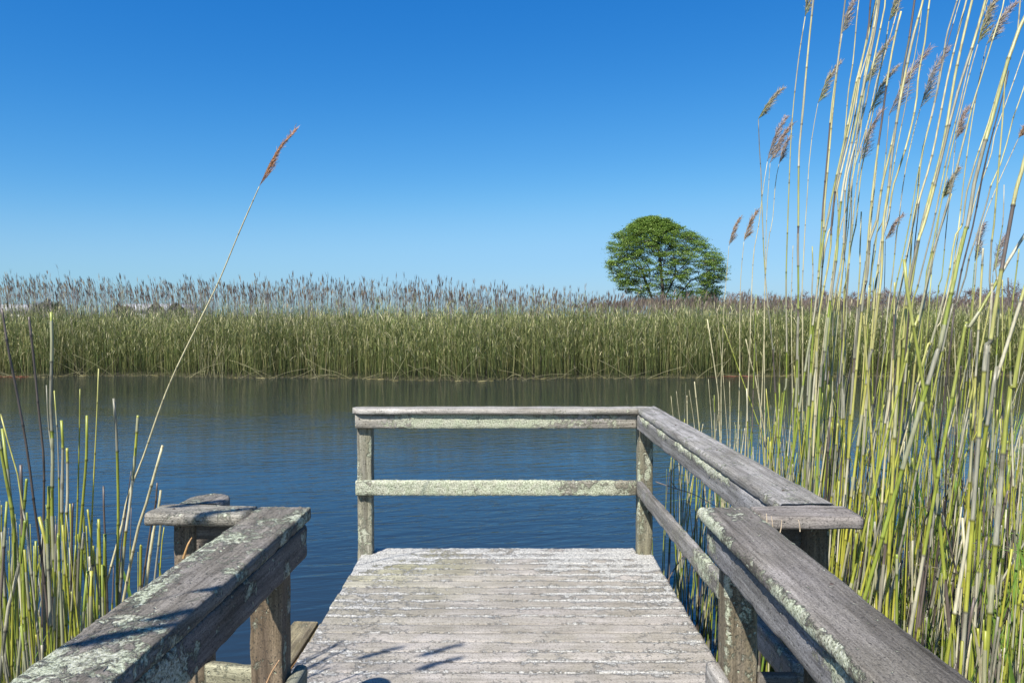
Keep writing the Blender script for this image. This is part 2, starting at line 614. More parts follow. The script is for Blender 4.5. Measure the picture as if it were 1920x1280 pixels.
# far railing
post(-.847, 4.462, .845, -1.3, (.235, .23, .195), .05)
post(.828, 4.462, .845, -1.3, (.20, .192, .15), .04)
jboard("header_rail", (-.893, 4.398, .806), (.765, 4.398, .806), (0, 0, 1), .088, .038, tone=GREY_L, lich=.0,
       blobs=((.42, 0, .30, .22), (.75, .01, .3, .22), (1.05, .02, .28, .16), (1.4, 0, .2, .05)), crust=.004, res=.009)
jboard("lower_rail", (-.893, 4.398, .408), (.766, 4.398, .408), (0, 0, 1), .087, .038, tone=(.30, .29, .25), lich=.03,
       blobs=((.2, 0, .3, .20), (.55, 0, .35, .22), (.95, 0, .3, .2), (1.25, .01, .3, .13), (1.5, 0, .2, .12)), crust=.004, res=.009)
jboard("cap_rail", (-.915, 4.42, .865), (.835, 4.42, .865), (0, 1, 0), .140, .035, tone=GREY_L, lich=-.02, skew_b=1.0, round_a=True,
       rr=.008, crust=.002)
# side railing of the platform
jboard("cap_rail", (.868, 2.137, .865), (.832, 4.418, .865), (1, 0, 0), .164, .035, w2=.135, tone=(.30, .295, .285), lich=.01, skew_b=1.0,
       edge_l=.03, rr=.007, crust=.0025, amp=.001, res=.009)
jboard("header_rail", (.806, 2.14, .801), (.784, 4.376, .801), (0, 0, 1), .090, .036, tone=(.265, .265, .265), lich=-.08,
       lfun=lambda l: .24 * np.clip(1 - (.036 - l[:, 1]) / .05, 0, 1) * np.clip(vnoise(np.stack([l[:, 0] * 5, 0 * l[:, 0], 0 * l[:, 0]], 1), 8) + .75, 0, 1.1),
       crust=.008, res=.007)
jboard("lower_rail", (.815, 2.06, .408), (.785, 4.376, .408), (0, 0, 1), .090, .036, tone=(.25, .245, .235), lich=.02,
       blobs=((.75, .0, .25, .12), (.95, .02, .15, .1)), crust=.003)
post(.884, 2.165, .845, -1.3, BROWN, -.02)
# cross pieces right
jboard("cap_rail", (.700, 2.063, .863), (.962, 2.063, .863), (0, 1, 0), .138, .036, tone=(.29, .27, .26), lich=-.03, rr=.007)
jboard("header_rail", (.700, 2.118, .80), (.835, 2.118, .80), (0, 0, 1), .09, .036, tone=GREY_D, lich=-.1)
jboard("lower_rail", (.690, 2.018, .40), (.793, 2.018, .40), (0, 0, 1), .088, .036, tone=GREY_D, lich=-.1)
# near right railing
jboard("cap_rail", (.6235, -1.4, .8600), (.621, 2.112, .8600), (1, 0, 0), .152, .037, tone=(.168, .158, .145), lich=-.05,
       lfun=lambda l: .16 * np.clip(1 - (.076 - np.abs(l[:, 1])) / .018, 0, 1) + .10 * np.clip((l[:, 0] - 3.15) / .3, 0, 1)
       + .07 * np.clip(1 - np.abs(l[:, 0] - 2.75) / .2, 0, 1) * (l[:, 1] < -.066),
       tfun=lambda l: (1 + .75 * np.exp(-((l[:, 1] + .048) / .018) ** 2) * np.clip(.7 + .8 * vnoise(np.stack([l[:, 0] * 4, l[:, 1] * 20, 0 * l[:, 0]], 1), 9), 0, 1.4))[:, None] * np.array((1, 1, 1.0)),
       rr=.008, crust=.0022, amp=.0010, res=.006, label="dark grey cap rail with a pale worn streak and lichen along both edges")
jboard("header_rail", (.579, -1.4, .797), (.579, 2.075, .797), (0, 0, 1), .088, .036, tone=(.22, .22, .225), lich=-.07,
       blobs=((3.42, 0, .06, .25), (2.65, .03, .2, .2), (2.45, .035, .14, .2)), crust=.006, res=.009)
post(.643, 2.053, .841, -1.3, (.165, .142, .105), -.01, blobs=((1.4, .02, .15, .12), (1.1, 0, .2, .1)))
jboard("lower_rail", (.579, -1.4, .408), (.579, 2.075, .408), (0, 0, 1), .088, .036, tone=GREY_L, lich=-.05)
post(.643, -.2, .846, -1.3, BROWN, -.03)
# near left railing
jboard("cap_rail", (-.746, -1.4, .8600), (-.6345, 2.112, .8600), (1, 0, 0), .156, .037, tone=(.205, .192, .170), lich=.055,
       lfun=lambda l: .05 * np.clip((l[:, 0] - 3.0) / .4, 0, 1) + .07 * np.clip(1 - np.abs(l[:, 0] - 2.35) / .4, 0, 1)
       + .05 * vnoise(np.stack([l[:, 0] * 5, l[:, 1] * 18, 0 * l[:, 0]], 1), 12),
       rr=.0035, crust=.003, amp=.0010, res=.007, label="dark cap rail crusted with pale green lichen spots")
jboard("header_rail", (-.685, -1.4, .7955), (-.577, 2.068, .7955), (0, 0, 1), .092, .036, tone=(.175, .155, .14), lich=-.01,
       blobs=((2.65, -.015, .16, .30), (3.05, .02, .06, .2), (3.3, -.02, .05, .2), (3.44, .02, .06, .15)), crust=.003, res=.009, rr=.003)
post(-.643, 2.009, .841, -1.3, (.165, .13, .10), -.02, blobs=((1.3, .03, .2, .12),))
jboard("lower_rail", (-.60, -1.4, .405), (-.575, 2.06, .405), (0, 0, 1), .088, .036, tone=(.24, .25, .20), lich=.0)
post(-.72, -.2, .846, -1.3, BROWN, -.03)
# cross pieces left
jboard("cap_rail", (-.986, 2.078, .866), (-.715, 2.062, .866), (0, 1, 0), .118, .036, tone=(.30, .29, .26), lich=.03, rr=.008, crust=.003)
jboard("cap_rail", (-.892, 2.139, .864), (-.886, 2.262, .864), (1, 0, 0), .128, .036, tone=(.25, .24, .22), lich=.06, round_b=True, rr=.008, crust=.003,
       label="short rounded end of cap rail")
post(-.906, 2.145, .845, -1.3, (.17, .14, .11), -.03)
jboard("header_rail", (-.860, 2.07, .80), (-.69, 2.07, .80), (0, 0, 1), .09, .036, tone=(.17, .15, .13), lich=-.08)
jboard("lower_rail", (-.860, 2.118, .385), (-.665, 2.078, .385), (0, 0, 1), .09, .036, tone=(.26, .26, .19), lich=.02)

M_NAIL = mat_plain("rusty_iron", (.055, .035, .025))


def nail(x, y, z, axis):
    m = MB()
    c = np.array((x, y, z), float)
    ax_ = np.array(axis, float)
    pts_ = [c - ax_ * .002, c + ax_ * .0012, c + ax_ * .0020]
    u_ = np.cross(ax_, (0.3, .2, 1.0)); u_ /= np.linalg.norm(u_)
    w_ = np.cross(ax_, u_)
    an = np.linspace(0, 2 * np.pi, 9)[:-1]
    V = np.concatenate([p + (u_ * np.cos(an)[:, None] + w_ * np.sin(an)[:, None]) * r for p, r in zip(pts_, (.0042, .0042, .003))])
    q = np.array([(r * 8 + i, r * 8 + (i + 1) % 8, (r + 1) * 8 + (i + 1) % 8, (r + 1) * 8 + i) for r in range(2) for i in range(8)])
    m.add(V, [q, np.arange(8) + 16])
    m.build("nail", M_NAIL, jetty)


for x, z in ((-.868, .82), (-.83, .79), (-.865, .43), (-.832, .39), (.745, .42), (.742, .79), (-.2, .43)):
    nail(x, 4.3795, z, (0, -1, 0))
for z in (.62, .20):
    nail(.83, 4.418, z, (0, -1, 0))
for y_, z in ((2.03, .82), (2.06, .78), (-.2, .8)):
    nail(.5615, y_, z, (-1, 0, 0))
for y_ in (2.0, 1.5, .9):
    nail(.66, y_, .8775, (0, 0, 1))
    nail(-.665, y_, .8775, (0, 0, 1))
for y_ in (2.3, 3.0, 3.7, 4.2):
    nail(.835 + (4.2 - y_) * .012, y_, .8825, (0, 0, 1))
for x in (.75, .92, -.75, -.93):
    nail(x, 2.07, .8805 if x > 0 else .8835, (0, 0, 1))

# low landing stage at the left of the platform
stage = empty("landing_stage", (-1.0, 3.0, -.3))
tag(stage, "low mossy plank landing stage tucked against the left side of the jetty, below its deck", "landing stage")
mb = MB()
for i in range(2):
    xc = -1.075 + i * .145
    board(mb, (xc, 1.6, -.218), (xc + .004, 3.93 - .03 * i, -.218), (1, 0, 0), .135, .036, tone=(.17, .15, .105), lich=-.02, res=.02,
          tfun=streaks)
mb.build("plank", M_WOOD, stage)
for yy in (2.2, 3.7):
    mb = MB()
    board(mb, (-1.08, yy, -1.25), (-1.08, yy, -.24), (1, 0, 0), .08, .08, tone=(.14, .12, .09), lich=-.1, res=.03)
    mb.build("leg", M_WOOD, stage)

# ------------------------------------------------------------------ reeds
def tube(mb, pts, rad, cols, sides=6):
    pts = np.asarray(pts, float)
    n = len(pts)
    t = np.gradient(pts, axis=0)
    t /= np.linalg.norm(t, axis=1, keepdims=True) + 1e-9
    ref = np.array((0.3, 1.0, 0.1))
    u = np.cross(t, ref)
    u /= np.linalg.norm(u, axis=1, keepdims=True) + 1e-9
    w = np.cross(t, u)
    an = np.linspace(0, 2 * np.pi, sides, endpoint=False)
    ring = u[:, None] * np.cos(an)[None, :, None] + w[:, None] * np.sin(an)[None, :, None]
    v = (pts[:, None] + ring * np.asarray(rad)[:, None, None]).reshape(-1, 3)
    c = np.repeat(np.asarray(cols, float), sides, axis=0)
    i = np.arange(n - 1)[:, None] * sides + np.arange(sides)[None]
    j = np.arange(n - 1)[:, None] * sides + (np.arange(sides)[None] + 1) % sides
    mb.add(v, [np.stack([i, j, j + sides, i + sides], -1).reshape(-1, 4), np.arange(sides) + (n - 1) * sides], c)


def ribbon(mb, pts, wid, cols, side=None, fold=0.25):
    """a leaf blade with a shallow V section"""
    pts = np.asarray(pts, float)
    n = len(pts)
    t = np.gradient(pts, axis=0)
    t /= np.linalg.norm(t, axis=1, keepdims=True) + 1e-9
    if side is None:
        a = RNG.uniform(0, 6.28)
        side = np.array((math.cos(a), math.sin(a), 0.1))
    s = np.tile(side, (n, 1))
    s = s - t * (s * t).sum(1, keepdims=True)
    s /= np.linalg.norm(s, axis=1, keepdims=True) + 1e-9
    nn = np.cross(t, s)
    wid = np.asarray(wid)[:, None]
    v = np.stack([pts - s * wid, pts + nn * wid * fold, pts + s * wid], 1).reshape(-1, 3)
    i = np.arange(n - 1)[:, None] * 3 + np.arange(2)[None]
    mb.add(v, [np.stack([i, i + 1, i + 4, i + 3], -1).reshape(-1, 4)], np.repeat(np.asarray(cols, float), 3, axis=0))


def catmull(pts, n):
    pts = np.asarray(pts, float)
    if len(pts) == 2:
        k = np.linspace(0, 1, n)[:, None]
        return pts[0] * (1 - k) + pts[1] * k
    p = np.vstack([2 * pts[0] - pts[1], pts, 2 * pts[-1] - pts[-2]])
    out = []
    seg = len(pts) - 1
    for k in np.linspace(0, seg - 1e-6, n):
        i = int(k); t = k - i
        a, b_, c_, d_ = p[i], p[i + 1], p[i + 2], p[i + 3]
        out.append(.5 * ((2 * b_) + (-a + c_) * t + (2 * a - 5 * b_ + 4 * c_ - d_) * t * t + (-a + 3 * b_ - 3 * c_ + d_) * t ** 3))
    return np.array(out)


YEL = np.array((.35, .33, .045)); GRN = np.array((.145, .215, .034)); STRAW = np.array((.44, .395, .235))
PALE = np.array((.43, .40, .28)); GREYS = np.array((.235, .225, .165)); DARK = np.array((.060, .048, .040)); OCH = np.array((.50, .36, .17))


def stem_colour(h, style, r):
    """colour of an internode whose middle is h metres above the water"""
    if style == 'dark':
        return DARK * RNG.uniform(.8, 2.0)
    if style == 'straw':
        return STRAW * RNG.uniform(.85, 1.2)
    k = np.clip((h - 1.2 - r * .7) / 1.0, 0, 1)
    g_ = np.clip(r * .8 + .30 * (h < .85), 0, 1)
    low = YEL * (1 - g_) + GRN * g_
    hi = STRAW * (1 - r * .4) + PALE * r * .4 + np.array((0, .01, -.04))
    c = low * (1 - k) + hi * k
    x = RNG.uniform()
    if x < .14: c = GREYS * RNG.uniform(.7, 1.2)
    elif x < .22: c = PALE * RNG.uniform(.85, 1.1)
    elif x < .27: c = DARK * 2
    return c * RNG.uniform(.85, 1.12)


def stem(mb, pts, r0, r1, style='mix', sides=6, node=0.19):
    """a jointed cane along pts (base first)"""
    L = np.concatenate([[0], np.cumsum(np.linalg.norm(np.diff(pts, axis=0), axis=1))])
    tot = L[-1]
    nodes = []
    s = RNG.uniform(.04, .18)
    while s < tot - .03:
        nodes.append(s); s += node * RNG.uniform(.75, 1.25)
    ss, cc, rr = [], [], []
    rnd = RNG.uniform()
    prev = 0.0
    for nd in nodes + [tot]:
        mid = (prev + nd) / 2
        h = np.interp(mid, L, pts[:, 2]) - WATER
        col = stem_colour(h, style, rnd)
        sheath = RNG.uniform() < .26
        c2 = GREYS * .9 + col * .25 if sheath and style == 'mix' else col
        fat = 1.16 if sheath else 1.0
        a = prev + .006
        e = nd - .005
        if e - a < .02:
            prev = nd; continue
        br = a + (e - a) * RNG.uniform(.35, .9)
        for q, c_, f_ in ((a, c2, fat), ((a + br) / 2, c2, fat), (br, c2, fat), (min(br + .004, e), col, 1.0), (e, col, 1.0)):
            ss.append(q); cc.append(c_); rr.append(f_)
        if nd < tot:
            ss.append(nd); cc.append(col * .35); rr.append(1.30)
        prev = nd
    if not ss:
        ss = [0, tot]; cc = [STRAW, STRAW]; rr = [1, 1]
    ss = np.array([0] + ss); cc = np.array([cc[0]] + cc); rr = np.array([rr[0]] + rr)
    ss = np.maximum.accumulate(ss + np.arange(len(ss)) * 1e-5)
    pp = np.stack([np.interp(ss, L, pts[:, k]) for k in range(3)], 1)
    rad = (r0 + (r1 - r0) * ss / tot) * rr
    tube(mb, pp, rad, cc, sides)


def plume(mb, p0, p1, d, hue='olive', dense=80, width=.055, droop=(0.8, -.25)):
    """feathery panicle from p0 (top of the cane) to p1 (its tip), branchlets blown to the right"""
    p0, p1 = np.asarray(p0), np.asarray(p1)
    L = np.linalg.norm(p1 - p0)
    mid = (p0 + p1) / 2 + np.array((-.05 * L, 0, .04 * L))
    ax = catmull([p0, mid, p1], 14)
    P1 = {'olive': np.array((.25, .26, .10)), 'purple': np.array((.25, .21, .15)), 'rust': np.array((.36, .20, .09)), 'grey': np.array((.29, .29, .21)), 'brown': np.array((.30, .23, .14))}[hue]
    P2 = {'olive': np.array((.42, .36, .28)), 'purple': np.array((.42, .34, .30)), 'rust': np.array((.50, .32, .21)), 'grey': np.array((.38, .32, .30)), 'brown': np.array((.40, .28, .19))}[hue]
    dense = int(dense * 1.5)
    tube(mb, ax, np.linspace(.0016, .0006, 14), [P1] * 14, 4)
    dirn = (p1 - p0) / L
    for i in range(dense):
        k = (i + RNG.uniform()) / dense
        base = np.array([np.interp(k * 13, np.arange(14), ax[:, c]) for c in range(3)])
        ln = L * RNG.uniform(.24, .42) * (1 - k * .62)
        sgn = 1 if RNG.uniform() < .82 else -.35
        out = np.array((droop[0] * RNG.uniform(.35, 1.2) * sgn, RNG.normal() * .28, droop[1] * RNG.uniform(.3, 1.3)))
        dr = dirn * RNG.uniform(.9, 1.3) + out * (width / .055) * .75
        dr /= np.linalg.norm(dr)
        e = base + dr * ln
        m_ = base + dr * ln * .5 + dirn * ln * .10
        c = P1 * (1 - k) + P2 * k
        c = c * RNG.uniform(1.1, 1.8)
        e2 = c * .4 + P2 * .75
        path = catmull([base, m_, e], 6)
        path[1:] += RNG.normal(size=(5, 3)) * .0015
        wd = np.array((.0005, .0010, .0014, .0012, .0008, .0003)) * RNG.uniform(.7, 1.3)
        ribbon(mb, path, wd, [c, c, c, e2, e2, e2], fold=.8)
        for q in range(2):
            a = path[RNG.integers(1, 5)]
            dv = dr + RNG.normal(size=3) * .45
            ribbon(mb, [a, a + dv * .007, a + dv * .015], [.0005, .0011, .0002], [e2] * 3, fold=.6)


def leaf(mb, base, dirv, L, w, col, droop=.3):
    dirv = np.asarray(dirv, float); dirv /= np.linalg.norm(dirv)
    pts = [np.asarray(base) + dirv * L * k + np.array((0, 0, -droop * L * k * k)) for k in (0, .2, .45, .7, .88, 1)]
    ribbon(mb, pts, np.array((.5, .9, 1, .8, .45, .05)) * w, [np.asarray(col) * RNG.uniform(.9, 1.1)] * 6)


REEDS = []


def reed(pix, d, r=.0042, style='mix', tip=None, hue='olive', lean=None, label=None, group=None, leaves=0, dense=80, r_top=None, base_d=None, base_len=None, cut=True, world_pts=None, width=.055, name="reed"):
    """one cane as a top-level thing: pix = photo pixels from the top down, standing d metres away"""
    if world_pts is not None:
        pts = [np.asarray(p, float) for p in world_pts]
    else:
        pts = [P(x, y_, d) for x, y_ in pix][::-1]
        dd = (base_d - d) if base_d is not None else 0
        low = pts[0]
        sl_ = (pts[1] - pts[0]) / max(pts[1][2] - pts[0][2], .05)
        sl_ = np.clip(sl_, -.7, .7)
        H = low[2] - WATER
        if H > 0.05:
            b0 = low - sl_ * H * .8
            b0[2] = WATER - .06
            b0[1] += dd
            pts = [b0] + pts
    n = max(12, int(len(pts) * 5))
    c = catmull(pts, n)
    loc = tuple(c[0])
    mb_ = MB()
    stem(mb_, c, r, (r * (.42 if tip is not None else (.72 if RNG.uniform() < .6 else .3))) if r_top is None else r_top, style, 7)
    if tip is None and not leaves:
        o = mb_.build(name, M_REED, None, loc)
        root = o
    else:
        root = empty(name, loc)
        mb_.build("stem", M_REED, root, loc)
        if tip is not None:
            m2 = MB()
            pt = P(tip[0], tip[1], d) if len(tip) == 2 else np.asarray(tip)
            plume(m2, c[-1], pt, d, hue, dense, width)
            m2.build("plume", M_PLUME, root, loc)
        for i in range(leaves):
            m3 = MB()
            k = RNG.integers(n // 4, int(n * .75))
            a = RNG.uniform(0, 6.28)
            leaf(m3, c[k], (math.cos(a) * .35 + .1, math.sin(a) * .25, RNG.uniform(.8, 1.1)), RNG.uniform(.2, .42), RNG.uniform(.004, .008),
                 np.array((.20, .32, .05)) if RNG.uniform() < .7 else STRAW * .9, .15)
            m3.build("leaf", M_LEAF, root, loc)
    tag(root, label, "reed", group)
    REEDS.append(root)
    return root


# --- left bank, traced canes
GL = "reeds at the left of the jetty"
reed([(487, 348), (450, 432), (410, 528), (372, 606), (330, 692), (302, 760), (268, 858), (240, 930), (225, 1000), (186, 1140), (150, 1250)], 3.3, .0060, 'straw', tip=(550, 250), hue='rust',
     r_top=.0022, dense=75, width=.016, leaves=0, label="long lone reed leaning right over the water, rust-brown plume against the sky", group=None)
LT = [
    ([(3, 575), (17, 663), (34, 747), (52, 851), (66, 960), (90, 1150)], 2.0, 'dark', "tall dark bare reed at the left edge of the photo, tip leaning left"),
    ([(54, 591), (64, 679), (72, 763), (82, 860), (82, 960), (80, 1140)], 2.1, 'dark', "dark-tipped reed second from the left edge, rising into the far reed bed"),
    ([(96, 582), (97.5, 654), (95, 760), (99, 841), (98, 960), (104, 1120)], 2.2, 'mix', "tallest pale upright reed of the left clump, top in front of the round bush"),
    ([(87, 719), (91, 797), (98, 857), (94, 1000)], 2.2, 'mix', "yellowish reed stub just left of the tallest pale upright reed"),
    ([(101.5, 729), (108, 819), (111, 929), (112, 1090)], 2.15, 'mix', "greenish reed stub just right of the tallest pale upright reed"),
    ([(115, 785), (118, 841), (116, 960), (120, 1060)], 2.3, 'mix', None),
    ([(126, 837), (127, 922), (122, 1060)], 2.3, 'mix', None),
    ([(150, 726), (149, 810), (145, 960), (140, 1100)], 2.2, 'mix', "thick upright reed with a dark tip at the centre of the left clump"),
    ([(163, 776), (162, 857), (154, 960), (146, 1090)], 2.4, 'grey', "thin grey reed stub right of the dark-tipped thick one"),
    ([(185, 688), (181, 794), (173, 960), (170, 1090)], 2.3, 'mix', "slim upright reed whose pointed top meets the far waterline at the left"),
    ([(213, 744), (219, 826), (222, 960), (220, 1080)], 2.35, 'mix', "pale reed left of the long lone reed, broken top tilted left"),
    ([(259, 776), (253, 857), (242, 960), (228, 1080)], 2.35, 'mix', "short reed crossing behind the foot of the long lone reed"),
    ([(306, 832), (291, 885), (270, 960), (240, 1080)], 2.2, 'straw', "right-leaning straw reed above the cross board of the left railing"),
    ([(194, 908), (195, 960), (200, 1090)], 2.3, 'dark', "short dark reed stub right of the centre of the left clump"),
    ([(295, 902), (290, 960), (272, 1060)], 2.4, 'dark', None),
    ([(302, 916), (296, 960), (276, 1080)], 2.35, 'straw', None),
    ([(39, 868), (41, 960), (44, 1080)], 2.0, 'mix', None),
    ([(0, 772), (19, 841), (37, 904), (44, 960), (62, 1100)], 1.85, 'mix', None),
    ([(-2, 820), (12, 900), (26, 980), (30, 1100)], 1.9, 'mix', None),
    ([(4, 800), (14, 880), (22, 960), (40, 1120)], 2.0, 'mix', None),
    ([(48, 972), (40, 1040), (22, 1120), (4, 1230)], 1.8, 'grey', "grey reed leaning left-down across the lower left corner"),
    ([(73, 965), (90, 1040), (100, 1180)], 1.9, 'grey', "grey reed tilted right beside the lower left clump"),
    ([(265, 1019), (263, 1100)], 2.2, 'mix', "short yellow reed stub standing before the left railing's cross board"),
    ([(308, 985), (300, 1070)], 2.3, 'mix', None),
    ([(165, 1067), (155, 1170)], 2.0, 'mix', None),
    ([(92, 908), (90, 1000), (92, 1100)], 2.1, 'mix', None),
    ([(158, 995), (150, 1100)], 2.2, 'mix', None),
    ([(185, 970), (188, 1060)], 2.3, 'mix', None),
    ([(137, 940), (134, 1060)], 2.2, 'dark', None),
    ([(246, 880), (236, 960), (222, 1090)], 2.4, 'dark', None),
]
LOWL = "short yellow-green reed in the crowded lower part of the left clump"
for pix, d, style, lab in LT:
    st = 'mix' if style == 'grey' else style
    reed(pix, d, .0055 if style != 'dark' else .0040, st, label=lab or LOWL, group=GL)
for i in range(62):
    d = RNG.uniform(1.7, 3.3)
    px = RNG.uniform(-30, 300) ** 1.0
    if RNG.uniform() < .55: px = RNG.uniform(-30, 170)
    x = (px - 950) * d / F
    if x > -1.03: continue
    ytop = RNG.uniform(930, 1150) if px > 60 else RNG.uniform(860, 1120)
    ztop = P(px, ytop, d)[2]
    lean = RNG.normal() * .06 + .02
    H = ztop - WATER
    if H < .3: continue
    reed(None, d, RNG.uniform(.0042, .0064), 'mix' if RNG.uniform() < .95 else 'dark', label=LOWL, group=GL,
         leaves=1 if RNG.uniform() < .15 else 0,
         world_pts=[(x - lean * H, d + RNG.normal() * .05, WATER - .06), (x - lean * H * .5 + RNG.normal() * .01, d, WATER + H * .5), (x, d, ztop)])

# --- reeds left of the camera, out of the frame: their tops shade the deck and the left rail
for (bx, by, tx, ty, tz, lab) in (
        (-1.9, 1.15, -1.37, 1.44, 2.26, None), (-1.85, 1.0, -1.34, 1.36, 2.20, None), (-2.1, 1.2, -1.60, 1.46, 2.2, None),
        (-1.6, .3, -1.13, .62, 2.02, None), (-1.6, .1, -1.15, .50, 2.0, None), (-1.7, 0.1, -1.22, .42, 1.95, None), (-1.9, .8, -1.5, 1.2, 2.1, None), (-1.95, .75, -1.45, 1.05, 2.15, None)):
    reed(None, 1, .004, 'mix', tip=(tx + .13, ty + .03, tz + .11), hue='olive', dense=150, width=.085, label="plumed reed standing left of the photographer, its shadow falling on the deck", group="reeds beside the photographer",
         world_pts=[(bx, by, WATER - .06), (bx * .75 + tx * .25, by * .6 + ty * .4, .7), (bx * .25 + tx * .75, ty, tz - .5), (tx, ty, tz)])

